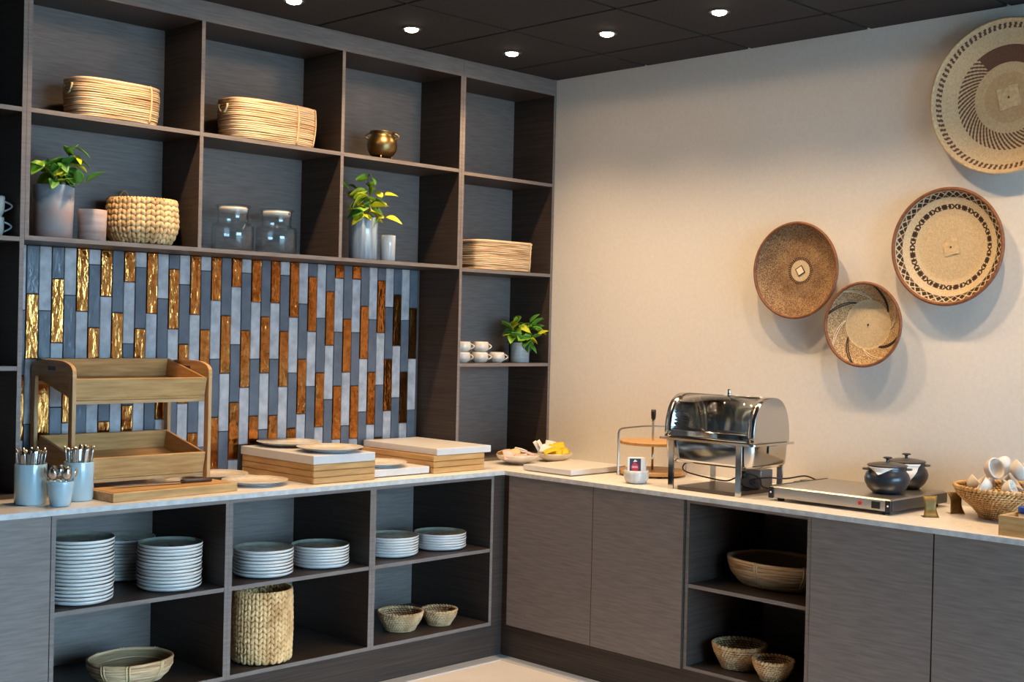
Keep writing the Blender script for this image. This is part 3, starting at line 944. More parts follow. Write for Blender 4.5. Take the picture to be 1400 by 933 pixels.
def tier(z0, y0):
    M = Matrix.Translation((0, y0 - 4.79, z0 - ZCT)) @ Matrix.Rotation(R(13), 4, 'X')
    w, d, h, e = 0.2855, 0.318, 0.086, 0.011
    tr = MB().cbox(-w, w, 0, d, 0, 0.010, 0.001, mat=M).build('tray_base', OAK, ts)
    MB().cbox(-w, w, 0, e, 0.0102, h, 0.001, mat=M).build('front_board', OAK, tr)
    MB().cbox(-w, w, d - e, d, 0.0102, h, 0.001, mat=M).build('back_board', OAK, tr)
    MB().cbox(-w, -w + e, e, d - e, 0.0102, h, 0.001, mat=M).build('side_board', OAK_Y, tr)
    MB().cbox(w - e, w, e, d - e, 0.0102, h, 0.001, mat=M).build('side_board', OAK_Y, tr)
    MB().cbox(-w - 0.003, w + 0.003, y0 - 4.79 + 0.002, y0 - 4.79 + 0.020, z0 - ZCT - 0.015, z0 - ZCT - 0.001, 0.001).build('cross_rail', OAK, ts)
    MB().cbox(-w - 0.003, w + 0.003, 0.145, 0.163, z0 - ZCT + 0.050, z0 - ZCT + 0.064, 0.001).build('cross_rail', OAK, ts)
tier(1.266, 4.638)
tier(0.958, 4.638)

# ------------------------------------------------------------------ cutlery pots
def cut_pot(loc, r0, r1, h, label, group='pale blue cutlery pots'):
    return tag(MB().lathe(cyl_prof(r0, r1, h, 0.004, 0.005), 44).build('cutlery_pot', BLUEP, None, loc), label, 'pot', group)
P1, P2, P3 = (2.078, 4.526), (2.262, 4.522), (2.141, 4.418)
cut_pot((*P1, ZCT), 0.056, 0.057, 0.148, 'pale blue straight pot full of long cutlery handles, beside the tower')
cut_pot((*P2, ZCT), 0.054, 0.055, 0.146, 'pale blue straight pot of cutlery next to the tray stand')
cut_pot((*P3, ZCT), 0.036, 0.049, 0.092, 'small tapered pale blue pot full of teaspoons')
def handle_mesh(L, w0, w1):
    mb = MB()
    def fn(u, v):
        w = w0 + (w1 - w0) * u
        if u > 0.96:
            w *= math.sqrt(max(0.0, 1 - ((u - 0.96) / 0.045) ** 2))
        return ((v - 0.5) * w, 0.0012 * math.sin(PI * v), u * L)
    mb.sheet(fn, 12, 3, 0.0034)
    return mb
HND = [handle_mesh(0.190, 0.008, 0.017).mesh('table_knife', CUTL), handle_mesh(0.182, 0.007, 0.019).mesh('table_fork', CUTL)]
def put_cutlery(P, rim, n, seed, what, zt):
    rr = random.Random(seed)
    for i in range(n):
        a = 2 * PI * i / n
        q = (0.86, 0.60)[i % 2]
        k = rr.choice((0, 1))
        top = Vector((P[0] + rim * q * 1.12 * math.cos(a), P[1] + rim * q * 1.12 * math.sin(a), ZCT + zt))
        bot = Vector((P[0] + rim * q * 0.62 * math.cos(a - 0.25), P[1] + rim * q * 0.62 * math.sin(a - 0.25), ZCT + 0.0135 + rr.uniform(0, 0.004)))
        d = (top - bot).normalized()
        o = link(('table_knife', 'table_fork')[k], HND[k], None, bot)
        o.rotation_mode = 'QUATERNION'
        qn = Vector((0, 0, 1)).rotation_difference(d)
        o.rotation_quaternion = qn @ Matrix.Rotation(a + PI / 2 + rr.uniform(-0.3, 0.3), 3, 'Z').to_quaternion()
        tag(o, 'steel %s standing handle up in the %s' % (('knife', 'fork')[k], what), ('knife', 'fork')[k], 'cutlery in the ' + what)
put_cutlery(P1, 0.051, 17, 3, 'pale blue pot beside the tower', 0.170)
put_cutlery(P2, 0.049, 13, 8, 'pale blue pot beside the tray stand', 0.160)
# teaspoons, bowls up
def spoon_mesh():
    mb = MB()
    L = 0.092
    mb.tube([(0, 0, L * q / 6) for q in range(7)], [0.0022] * 7, 6, flat=1.0)
    def fn(u, v):
        w = 0.0165 * math.sin(PI * min(1, 0.06 + u * 0.94)) ** 0.6
        s = (v - 0.5) * 2
        return (s * w, -0.0075 * (1 - s * s) * math.sin(PI * (0.06 + 0.9 * u)), L - 0.002 + u * 0.044)
    mb.sheet(fn, 9, 6, 0.0012)
    return mb.mesh('teaspoon', CUTL)
SPN = spoon_mesh()
rr = random.Random(4)
for i in range(12):
    a = 2 * PI * i / 12
    q = 0.032 if i % 2 else 0.017
    tilt = 0.34 if i % 2 else 0.12
    top = Vector((P3[0] + q * math.cos(a) * 1.30, P3[1] + q * math.sin(a) * 1.30, ZCT + 0.095))
    bot = Vector((P3[0] + q * 0.5 * math.cos(a), P3[1] + q * 0.5 * math.sin(a), ZCT + 0.014))
    o = link('teaspoon', SPN, None, bot)
    o.rotation_mode = 'QUATERNION'
    o.rotation_quaternion = Vector((0, 0, 1)).rotation_difference((top - bot).normalized()) @ Matrix.Rotation(a - PI / 2 + PI + rr.uniform(-0.4, 0.4), 3, 'Z').to_quaternion()
    tag(o, 'steel teaspoon standing bowl up in the small tapered blue pot', 'spoon', 'teaspoons in the tapered pot')

# ------------------------------------------------------------------ bread board and knife
bd = thing('bread_board', 'thick oak bread board with groove in front of tray stand', 'board', (2.326, 4.376, ZCT), R(3.2))
MB().cbox(0, 0.560, 0, 0.196, 0, 0.034, 0.002).build('board', OAK, bd)
MB().box(0.016, 0.544, 0.026, 0.030, 0.0335, 0.0344).build('groove_shade', KNIFEH, bd)  # thin dark strips stand in for the shade inside the groove
MB().box(0.016, 0.020, 0.030, 0.180, 0.0335, 0.0344).build('groove_shade', KNIFEH, bd)
kn = thing('bread_knife', 'long bread knife with brown handle lying on the board', 'knife', (2.69, 4.510, ZCT + 0.0346), R(-3))
MB().tube([(0.0, 0, 0.008), (0.03, 0, 0.009), (0.08, 0, 0.0085), (0.13, 0, 0.009)], [0.008, 0.0085, 0.008, 0.009], 10, flat=1.3).build('handle', KNIFEH, kn)
MB().prism([(-0.300, 0.0), (-0.285, -0.010), (-0.02, -0.016), (0.004, -0.010), (0.004, 0.010), (-0.02, 0.014), (-0.27, 0.012)], 'z', 0.006, 0.0085).build('blade', BLADE, kn)

# ------------------------------------------------------------------ serving plates
def plate_prof(r, h=0.022):
    return [(0.001, 0.003), (r * 0.50, 0.003), (r * 0.51, 0.0), (r * 0.56, 0.0), (r * 0.57, 0.003), (r * 0.80, 0.010), (r * 0.97, h - 0.002), (r, h), (r * 0.985, h + 0.001),
            (r * 0.80, 0.0145), (r * 0.60, 0.0085), (0.001, 0.008)]
def serving_plate(loc, r, label):
    pr = plate_prof(r)
    return tag(MB().lathe(pr, 56, mis=[1] * 7 + [0] * 4).build('serving_plate', [CREAM, CREAM_U], None, loc), label, 'plate', 'cream serving plates')
serving_plate((3.068, 4.556, ZCT), 0.140, 'cream plate on the worktop beside the bread board end')
serving_plate((3.055, 4.838, ZCT), 0.140, 'cream plate on the worktop close to the tiled wall')
ZR1 = ZCT + 0.0852 + 0.0375
serving_plate((3.432, 4.833, ZR1), 0.146, 'cream plate on the plank riser slab, close to the tiles')
serving_plate((3.437, 4.530, ZR1), 0.148, 'cream plate on the plank riser slab, at its front edge')
ZLS = ZCT + 0.0352
serving_plate((3.742, 4.575, ZLS), 0.140, 'cream plate on the low white slab between both risers')
serving_plate((3.790, 4.862, ZLS), 0.120, 'cream plate at the back of the low white slab')

# ------------------------------------------------------------------ risers with slabs
SLABM = mat('pale_composite_slab', (0.62, 0.61, 0.60), 0.32, var=0.03, scale=30)
def riser(label, x0, x1, y0, y1, h):
    t = thing('plank_riser', label, 'riser', ((x0 + x1) / 2, (y0 + y1) / 2, ZCT), 0, 'oak plank risers')
    w, d = (x1 - x0) / 2, (y1 - y0) / 2
    e = 0.018
    n = 3
    for k in range(n):
        za, zb = k * h / n + 0.0009, (k + 1) * h / n - 0.0009
        MB().cbox(-w, w, -d, -d + e, za, zb, 0.0022).build('plank', OAK, t)
        MB().cbox(-w, w, d - e, d, za, zb, 0.0022).build('plank', OAK, t)
        MB().cbox(-w, -w + e, -d + e, d - e, za, zb, 0.0022).build('plank', OAK_Y, t)
        MB().cbox(w - e, w, -d + e, d - e, za, zb, 0.0022).build('plank', OAK_Y, t)
    return t
def slab(label, x0, x1, y0, y1, z0, z1, feet=0.0):
    t = thing('serving_slab', label, 'slab', ((x0 + x1) / 2, (y0 + y1) / 2, z0), 0, 'pale serving slabs')
    w, d = (x1 - x0) / 2, (y1 - y0) / 2
    MB().cbox(-w, w, -d, d, feet, z1 - z0, 0.002).build('slab', SLABM, t)
    if feet:
        for sx in (-1, 1):
            for sy in (-1, 1):
                MB().lathe([(0.001, 0), (0.010, 0), (0.011, feet)], 16, mat=Matrix.Translation((sx * (w - 0.03), sy * (d - 0.03), 0))).build('foot', BLACK, t)
    return t
riser('oak plank riser beside the plates, under the slab with two plates', 3.258, 3.592, 4.402, 4.945, 0.085)
slab('thick pale slab on the riser carrying two cream plates', 3.253, 3.588, 4.398, 4.950, ZCT + 0.0852, ZR1 - 0.0002)
riser('oak plank riser nearest the inner counter corner, under an empty slab', 3.952, 4.278, 4.416, 4.955, 0.084)
slab('thick pale empty slab on the riser near the counter corner', 3.968, 4.318, 4.414, 4.960, ZCT + 0.0842, ZCT + 0.116)
slab('low white slab on the worktop between the two plank risers', 3.602, 3.945, 4.438, 4.960, ZCT, ZLS - 0.0002, 0.004)
slab('wide pale slab lying on the worktop between bowls and round stand', 4.415, 4.812, 3.978, 4.290, ZCT, ZCT + 0.030, 0.004)

# ------------------------------------------------------------------ bowls with sachets
def bowl_prof(r, h, foot=0.38, th=0.005):
    out = [(0.001, 0.004), (r * foot - 0.006, 0.004), (r * foot - 0.005, 0.0), (r * foot, 0.0), (r * foot + 0.002, 0.006)]
    n = 7
    for k in range(1, n + 1):
        u = k / n
        out.append((r * foot + (r - r * foot) * math.sin(u * PI / 2) ** 1.1, 0.006 + (h - 0.006) * u ** 1.4))
    inn = [(max(0.001, x - th * 0.9), z + 0.0035 if i < len(out) - 1 else z) for i, (x, z) in enumerate(out) if i >= 4]
    return out + inn[::-1] + [(0.001, 0.0095)]
tag(MB().lathe(bowl_prof(0.110, 0.050), 44).build('snack_bowl', CUPW, None, (4.600, 4.508, ZCT)), 'shallow cream bowl holding pastel sachets by the counter corner', 'bowl')
tag(MB().lathe(bowl_prof(0.094, 0.044, 0.5), 44).build('snack_bowl', CUPW, None, (4.862, 4.497, ZCT)), 'shallow cream bowl heaped with yellow sachets by the wall', 'bowl')
def sachet_mesh(m, L=0.066, W=0.046, th=0.004, bend=0.006, ends=None, nm='sachet'):
    mb = MB()
    def fn(u, v):
        return ((u - 0.5) * L, (v - 0.5) * W, bend * math.sin(PI * u) * math.cos((v - 0.5) * 2))
    mb.sheet(fn, 6, 4, th)
    return mb.mesh(nm, m)
SY, SW, SP, SO = (sachet_mesh(m) for m in (PAPERY, PAPERW, PAPERP, PAPERO))
STICK = sachet_mesh(PAPERW, 0.085, 0.020, 0.004, 0.004)
def pile(cx, cy, z, spec, seed, lab, group):
    rr = random.Random(seed)
    for i, (me, col, dx, dy, dz, rx, ry, rz) in enumerate(spec):
        o = link('sachet', me, None, (cx + dx, cy + dy, z + dz))
        o.rotation_euler = (R(rx), R(ry), R(rz))
        tag(o, lab % col, 'sachet', group)
pile(4.600, 4.508, ZCT, [(SP, 'pink', -0.055, 0.005, 0.046, 8, -22, 20), (SO, 'apricot', 0.000, 0.020, 0.056, 38, -10, -20), (SW, 'white', 0.046, -0.005, 0.053, 12, 14, 40), (SP, 'pink', -0.030, -0.055, 0.042, 24, 0, -30),
      (SW, 'white', 0.000, -0.020, 0.044, -12, 10, 70), (SO, 'apricot', -0.048, 0.052, 0.056, -30, -14, -40), (SP, 'pink', 0.042, -0.046, 0.053, 20, 6, 30), (SW, 'white', 0.052, 0.040, 0.057, -40, 16, -30), (SP, 'pink', -0.085, -0.012, 0.051, 0, -40, 60)],
     3, '%s paper sachet lying in the shallow bowl by the counter corner', 'pastel sachets in the bowl')
pile(4.862, 4.497, ZCT, [(SY, 'yellow', -0.030, -0.035, 0.050, 42, 10, -45), (SY, 'yellow', 0.012, -0.040, 0.048, 36, -18, -40), (SY, 'yellow', 0.048, -0.012, 0.053, 30, 20, -45), (SY, 'yellow', -0.010, -0.006, 0.064, 52, 14, -50), (SY, 'yellow', 0.034, 0.008, 0.076, 40, -10, -40),
      (SW, 'white', -0.055, 0.012, 0.062, 62, 12, -40), (SW, 'white', -0.028, 0.030, 0.068, 66, -12, -50), (SY, 'yellow', -0.060, -0.020, 0.058, 20, -20, -40), (SW, 'white', 0.022, 0.046, 0.078, 58, 12, -45), (SW, 'white', 0.064, 0.030, 0.062, 50, 30, -40), (SY, 'yellow', 0.000, 0.030, 0.050, 30, 0, -45)],
     5, '%s paper sachet heaped in the bowl by the wall', 'yellow and white sachets in the bowl')
for i, (dx, dy, dz, rx, ry, rz) in enumerate([(-0.068, 0.030, 0.072, 70, 20, -40), (-0.075, 0.048, 0.066, 66, 0, -50)]):
    o = link('stick_sachet', STICK, None, (4.862 + dx, 4.497 + dy, ZCT + dz))
    o.rotation_euler = (R(rx), R(60), R(rz))
    tag(o, 'long printed white stick sachet leaning in the bowl of yellow sachets', 'sachet', 'stick sachets in the yellow bowl')

# ------------------------------------------------------------------ round two tier stand
st = thing('cake_stand', 'two-tier round oak stand in a steel frame by the wall', 'stand', (4.800, 3.805, ZCT), R(-33.6))
disc = lambda r, z0, z1: [(0.001, z0), (r - 0.003, z0), (r, z0 + 0.003), (r, z1 - 0.003), (r - 0.003, z1), (0.001, z1)]
MB().lathe(disc(0.160, 0.008, 0.026), 56, smooth=False).build('lower_board', OAK, st)
MB().lathe(disc(0.158, 0.148, 0.164), 56, smooth=False).build('upper_board', OAK, st)
path = [(-0.170, 0, 0.0), (-0.170, 0, 0.20), (-0.166, 0, 0.214), (-0.155, 0, 0.222)] + [(-0.155 + 0.31 * q / 6, 0, 0.222 + 0.012 * math.sin(PI * q / 6)) for q in range(1, 6)] + [(0.155, 0, 0.222), (0.166, 0, 0.214), (0.170, 0, 0.20), (0.170, 0, 0.0)]
MB().tube(path, 0.0095, 4, smooth=False, flat=0.5, up=(0, 1, 0)).build('frame', mat('bronze_steel_bar', (0.40, 0.33, 0.28), 0.28, metal=1.0), st)
MB().lathe([(0.0055, 0.0265), (0.0055, 0.1475)], 14, cap0=True, cap1=True).build('spindle', STEEL, st)
MB().lathe([(0.0055, 0.1645), (0.0055, 0.250), (0.0075, 0.256), (0.0075, 0.262)], 14, cap1=True).build('upper_spindle', STEEL, st)
MB().lathe([(0.006, 0.2625), (0.0105, 0.270), (0.012, 0.292), (0.0115, 0.312), (0.001, 0.313)], 18).build('handle', BLACK, st)
for a in (0.6, 2.6, 4.7):
    MB().lathe([(0.001, 0), (0.012, 0), (0.012, 0.0079)], 14, mat=Matrix.Translation((0.12 * math.cos(a), 0.12 * math.sin(a), 0))).build('foot', BLACK, st)

# cup of tea sachets
tag(MB().lathe([(0.001, 0.0), (0.034, 0.0), (0.046, 0.005), (0.055, 0.022), (0.0575, 0.042), (0.0555, 0.060), (0.052, 0.060), (0.0535, 0.042), (0.050, 0.022), (0.040, 0.009), (0.001, 0.007)], 44)
    .build('sachet_cup', GREYWHITE, None, (4.478, 3.640, ZCT)), 'small rounded pale cup holding tea sachets before the round stand', 'cup')
def tea_sachet(dx, dy, dz, rx, ry, rz, lab, style):
    t = thing('tea_sachet', lab, 'sachet', (4.478 + dx, 3.640 + dy, ZCT + dz), 0, 'tea sachets in the cup')
    t.rotation_euler = (R(rx), R(ry), R(rz))
    MB().cbox(-0.034, 0.034, -0.0020, 0.0020, -0.045, 0.045, 0.0015).build('envelope', PAPERW, t)
    if style == 0:
        MB().box(-0.024, 0.026, -0.0026, -0.0021, -0.028, 0.040).build('printed_panel', INKB, t)
        pts = [(0.018 * math.cos(2 * PI * k / 20) * (1 if math.sin(2 * PI * k / 20) < 0 else 1 - 0.5 * math.sin(2 * PI * k / 20)), 0.003 + 0.020 * math.sin(2 * PI * k / 20)) for k in range(20)]
        MB().prism(pts, 'y', -0.0032, -0.0027).build('printed_emblem', INKR, t)
        for k in range(5):
            MB().box(-0.012 + 0.005 * k, -0.0095 + 0.005 * k, -0.0037, -0.0033, -0.002, 0.006).build('printed_lettering', PAPERW, t)
        MB().prism([(0.0, 0.036), (-0.009, 0.024), (0.011, 0.027)], 'y', -0.0032, -0.0027).build('printed_leaf', PAPERW, t)
    else:
        MB().box(-0.020, 0.004, -0.0026, -0.0021, -0.040, 0.040).build('printed_band', INKB if style == 1 else INKR, t)
    return t
nx, ny = -0.72, -0.69        # outward normal of the sachets
for off, lat, dz, style, lab in ((0.016, -0.008, 0.072, 0, 'tea sachet with red emblem on navy, foremost in the cup'), (0.004, 0.005, 0.070, 1, 'white tea sachet with navy band behind the red emblem one'),
                                 (-0.007, 0.010, 0.068, 2, 'white tea sachet with crimson band, third in the cup'), (-0.018, 0.000, 0.071, 1, 'white tea sachet with navy band at the back of cup')):
    tea_sachet(nx * off - ny * lat, ny * off + nx * lat, dz, -8, 0, -46, lab, style)

# ------------------------------------------------------------------ chafing dish
cd = thing('chafing_dish', 'polished steel roll-top chafing dish with glass lid window', 'chafing dish', (4.605, 3.247, ZCT))
X0, X1, Y0, Y1 = -0.158, 0.158, -0.246, 0.246      # flange outline (local)
def rrect(a, b, r, n=5):
    pts = []
    for cx, cy, a0 in ((a - r, b - r, 0), (-a + r, b - r, 90), (-a + r, -b + r, 180), (a - r, -b + r, 270)):
        for k in range(n + 1):
            t = R(a0 + 90 * k / n)
            pts.append((cx + r * math.cos(t), cy + r * math.sin(t)))
    return pts
def loft(mb, loops, mi=0, cap0=True, cap1=False, smooth=True):
    n = len(loops[0])
    v = [p for L in loops for p in L]
    F = [(k * n + i, k * n + (i + 1) % n, (k + 1) * n + (i + 1) % n, (k + 1) * n + i) for k in range(len(loops) - 1) for i in range(n)]
    if cap0: F.append(tuple(range(n))[::-1])
    if cap1: F.append(tuple((len(loops) - 1) * n + i for i in range(n)))
    return mb.add(v, F, mi, smooth)
mb = MB()
lv = [(0.118, 0.205, 0.115, 0.035), (0.134, 0.222, 0.119, 0.040), (0.142, 0.230, 0.132, 0.042), (0.146, 0.234, 0.215, 0.042)]
loft(mb, [[(x, y, z) for x, y in rrect(a, b, r)] for a, b, z, r in lv])
mb.build('water_pan', STEEL, cd)
mb = MB()
ro, ri = rrect(0.162, 0.250, 0.022), rrect(0.140, 0.228, 0.03)
loft(mb, [[(x, y, 0.215) for x, y in ri], [(x, y, 0.215) for x, y in ro], [(x, y, 0.224) for x, y in ro], [(x, y, 0.224) for x, y in ri], [(x, y, 0.215) for x, y in ri]], cap0=False, smooth=False)
mb.build('flange', STEEL, cd)
mb = MB()
loft(mb, [[(x, y, z) for x, y in rrect(a, b, 0.03)] for a, b, z in ((0.139, 0.227, 0.2245), (0.134, 0.222, 0.224), (0.125, 0.213, 0.165), (0.001, 0.001, 0.163))], cap0=False)
mb.build('food_pan', PANIN, cd)
for sx in (-1, 1):
    for sy in (-1, 1):
        xx, yy = sx * 0.155, sy * 0.176 - 0.0
        MB().cbox(xx - 0.004, xx + 0.004, yy - 0.014, yy + 0.014, 0.0, 0.2148, 0.001).build('leg', STEEL, cd)
for sy in (-1, 1):
    MB().cbox(-0.155, 0.155, sy * 0.176 - 0.004, sy * 0.176 + 0.004, 0.112, 0.1145, 0.0005).build('leg_brace', STEEL, cd)
# lid: rolled arc about y
A_, B_, ZL = 0.136, 0.190, 0.226
def arc(t, k=0.0):
    c, s = math.cos(t), math.sin(t)
    return (-(A_ - k) * math.copysign(abs(c) ** 0.78, c), ZL + (B_ - k) * abs(s) ** 0.82)
def arc_sheet(t0, t1, y0, y1, k, th, n=20, m=2):
    mb = MB()
    def fn(u, v):
        x, z = arc(t0 + (t1 - t0) * u, k)
        return (x, y0 + (y1 - y0) * v, z)
    return mb.sheet(fn, n, m, th)
YE = 0.232
arc_sheet(R(88), R(180), -YE + 0.034, YE - 0.034, 0.002, 0.0018).build('lid_back', STEEL, cd)
arc_sheet(R(0), R(180), -YE, -YE + 0.034, 0.002, 0.0018, 32).build('lid_band', STEEL, cd)
arc_sheet(R(0), R(180), YE - 0.034, YE, 0.002, 0.0018, 32).build('lid_band', STEEL, cd)
arc_sheet(R(0), R(7), -YE + 0.034, YE - 0.034, 0.002, 0.0018, 4).build('lid_sill', STEEL, cd)
arc_sheet(R(7), R(88), -YE + 0.034, YE - 0.034, 0.003, 0.002).build('lid_window', SMOKE, cd)
for sgn in (-1, 1):
    poly = [arc(PI * q / 36, 0.003) for q in range(37)]
    mb = MB()
    mb.prism(poly, 'y', sgn * YE - 0.0012, sgn * YE + 0.0012)
    mb.build('lid_end', STEEL, cd)
MB().lathe([(0.001, 0.0), (0.010, 0.0), (0.008, 0.004), (0.0065, 0.018), (0.008, 0.024), (0.001, 0.026)], 16, mat=Matrix.Translation((0.0, -0.01, ZL + B_))).build('knob', STEEL, cd)
MB().cbox(-0.030, 0.040, -0.2400, -0.2365, 0.178, 0.212, 0.001).build('pan_handle', STEEL, cd)

# heating gear under the dish
tag(MB().prism([(-0.135, -0.155), (0.135, -0.155), (0.147, -0.142), (0.147, 0.142), (0.135, 0.155), (-0.135, 0.155), (-0.147, 0.142), (-0.147, -0.142)], 'z', 0.0, 0.016)
    .build('metal_drip_tray', DARKTRAY, None, (4.605, 3.247, ZCT)), 'dark flat metal tray on the worktop under the chafing dish', 'tray')
hb = thing('heater_box', 'grey metal heater box with black socket under the chafing dish', 'heater', (4.690, 3.150, ZCT + 0.0165))
MB().cbox(-0.045, 0.045, -0.060, 0.060, 0, 0.082, 0.003).build('case', GREYBOX, hb)
MB().lathe([(0.001, 0), (0.015, 0), (0.017, 0.004), (0.017, 0.014), (0.012, 0.016), (0.001, 0.016)], 18, mat=Matrix.Translation((-0.0455, 0.03, 0.055)) @ Matrix.Rotation(R(-90), 4, 'Y')).build('socket', BLACK, hb)
MB().lathe([(0.001, 0), (0.012, 0), (0.013, 0.010), (0.001, 0.011)], 16, mat=Matrix.Translation((-0.0455, -0.02, 0.030)) @ Matrix.Rotation(R(-90), 4, 'Y')).build('knob', BLACK, hb)
zc = ZCT + 0.0165
def cable(label, pts, r=0.0035):
    P = [Vector(p) for p in pts]
    out = []
    for i in range(len(P) - 1):
        p0, p1, p2, p3 = P[max(i - 1, 0)], P[i], P[i + 1], P[min(i + 2, len(P) - 1)]
        for k in range(8):
            u = k / 8
            out.append(0.5 * ((2 * p1) + (-p0 + p2) * u + (2 * p0 - 5 * p1 + 4 * p2 - p3) * u * u + (-p0 + 3 * p1 - 3 * p2 + p3) * u ** 3))
    out.append(P[-1])
    return tag(MB().tube(out, r, 8).build('power_cable', BLACK), label, 'cable')
cable('black power cable looping from pan bottom to the heater box', [(4.60, 3.43, zc + 0.088), (4.60, 3.46, zc + 0.082), (4.598, 3.472, zc + 0.06), (4.59, 3.44, zc + 0.045), (4.58, 3.33, zc + 0.034), (4.57, 3.22, zc + 0.03), (4.56, 3.16, zc + 0.05), (4.59, 3.12, zc + 0.07), (4.62, 3.08, zc + 0.05), (4.60, 3.05, zc + 0.02), (4.66, 3.02, zc + 0.006)])
cable('black power cable coiled on the tray and running to the wall', [(4.625, 3.18, zc + 0.056), (4.600, 3.18, zc + 0.046), (4.585, 3.13, zc + 0.012), (4.60, 3.07, zc + 0.008), (4.58, 3.10, zc + 0.042), (4.60, 3.03, zc + 0.060), (4.66, 2.975, zc + 0.058), (4.80, 2.97, zc + 0.06), (4.90, 2.97, zc + 0.035), (4.96, 2.97, zc + 0.03)])
pl = thing('plug_adapter', 'black plug adapter block on the worktop behind the hot plate', 'adapter', (4.935, 3.045, ZCT))
MB().cbox(-0.04, 0.04, -0.045, 0.045, 0, 0.036, 0.004).build('body', BLACK, pl)
MB().cbox(-0.022, 0.022, -0.022, 0.022, 0.0361, 0.043, 0.002).build('socket_face', LIDBLK, pl)

# ------------------------------------------------------------------ hot plate
hp = thing('hot_plate', 'long brushed steel hot plate on black feet with red indicator', 'hot plate', (4.715, 2.668, ZCT))
MB().cbox(-0.232, 0.232, -0.272, 0.272, 0.014, 0.058, 0.002).build('body', BRUSH, hp)
MB().cbox(-0.225, 0.225, -0.265, 0.265, 0.0582, 0.0605, 0.001).build('top_plate', BRUSH, hp)
for sx in (-1, 1):
    for sy in (-1, 1):
        MB().lathe([(0.001, 0), (0.014, 0), (0.015, 0.0139)], 14, mat=Matrix.Translation((sx * 0.20, sy * 0.235, 0))).build('foot', BLACK, hp)
for sy in (-1, 1):
    br = MB().cbox(-0.2365, -0.2325, sy * 0.262 - 0.012, sy * 0.262 + 0.012, 0.012, 0.0575, 0.001).build('corner_bracket', BLACK, hp)
    MB().lathe([(0.001, 0.0022), (0.0032, 0.0018), (0.0036, 0.0)], 12, mat=Matrix.Translation((-0.2366, sy * 0.262, 0.036)) @ Matrix.Rotation(R(-90), 4, 'Y')).build('screw', WHITEP, br)
MB().cbox(-0.236, -0.2325, -0.228, -0.192, 0.022, 0.050, 0.001).build('switch', BLACK, hp)
MB().lathe([(0.001, 0.004), (0.0075, 0.003), (0.0085, 0.0)], 16, mat=Matrix.Translation((-0.2326, -0.142, 0.037)) @ Matrix.Rotation(R(-90), 4, 'Y')).build('indicator_light', RED, hp)
MB().cbox(-0.225, 0.225, -0.2765, -0.2725, 0.016, 0.056, 0.001).build('end_cover', BLACKM, hp)
MB().cbox(-0.225, 0.225, 0.2725, 0.2800, 0.030, 0.0615, 0.001).build('end_cover', LIDBLK, hp)
ZH = ZCT + 0.0606

# ------------------------------------------------------------------ black pots with napkins
PPROF = [(0.001, 0.0), (0.052, 0.0), (0.058, 0.004), (0.076, 0.022), (0.087, 0.044), (0.089, 0.060), (0.083, 0.078), (0.074, 0.088), (0.072, 0.096), (0.075, 0.106), (0.074, 0.108), (0.069, 0.106), (0.068, 0.094), (0.078, 0.076), (0.083, 0.058), (0.070, 0.022), (0.001, 0.006)]
def soup_pot(loc, rotz, label):
    t = thing('soup_pot', label, 'pot', loc, rotz, 'black soup pots')
    MB().lathe(PPROF, 44).build('body', BLACKM, t)
    ld = MB().lathe([(0.001, 0.1085), (0.078, 0.1085), (0.080, 0.111), (0.074, 0.115), (0.045, 0.121), (0.012, 0.124), (0.001, 0.1245)], 40).build('lid', LIDBLK, t)
    MB().lathe([(0.007, 0.1245), (0.0055, 0.131), (0.007, 0.136), (0.018, 0.139), (0.0185, 0.142), (0.013, 0.1445), (0.001, 0.145)], 20).build('knob', BLACKM, ld)
    for s in (-1, 1):
        MB().prism([(s * 0.071, -0.026), (s * 0.088, -0.020), (s * 0.098, -0.008), (s * 0.098, 0.008), (s * 0.088, 0.020), (s * 0.071, 0.026)][::s], 'z', 0.092, 0.099).build('handle', LIDBLK, t)
    return t
Q1, Q2 = (4.682, 2.521), (4.904, 2.556)
soup_pot((*Q1, ZH), R(-45), 'round black soup pot at the front edge of hot plate')
soup_pot((*Q2, ZH), R(-45), 'round black soup pot standing nearer the wall on hot plate')
def pot_r(z):
    for (r0, z0), (r1, z1) in zip(PPROF[1:9], PPROF[2:10]):
        if z0 <= z <= z1:
            return r0 + (r1 - r0) * (z - z0) / max(1e-6, z1 - z0)
    return 0.075
def napkin(Q, a0, a1, am, zt, zbot, label, flare=0.004):
    def fn(u, v):
        # u across, v down; triangle with apex at angle am
        z = zt + (zbot - zt) * v
        a = (a0 + (a1 - a0) * u) * (1 - v) + am * v
        r = max(pot_r(z), pot_r(min(z + 0.01, 0.1))) + 0.0055 + flare * (1 - v)
        return (r * math.cos(a), r * math.sin(a), z)
    return tag(MB().sheet(fn, 10, 10, 0.0016).build('napkin', NAPKIN, None, (Q[0], Q[1], ZH)), label, 'napkin', 'white napkins tucked into the soup pots')
napkin(Q1, R(150), R(226), R(186), 0.106, 0.078, 'small white folded napkin under lid of the front soup pot')
napkin(Q2, R(180), R(250), R(212), 0.106, 0.030, 'long white folded napkin hanging from the soup pot nearer wall')

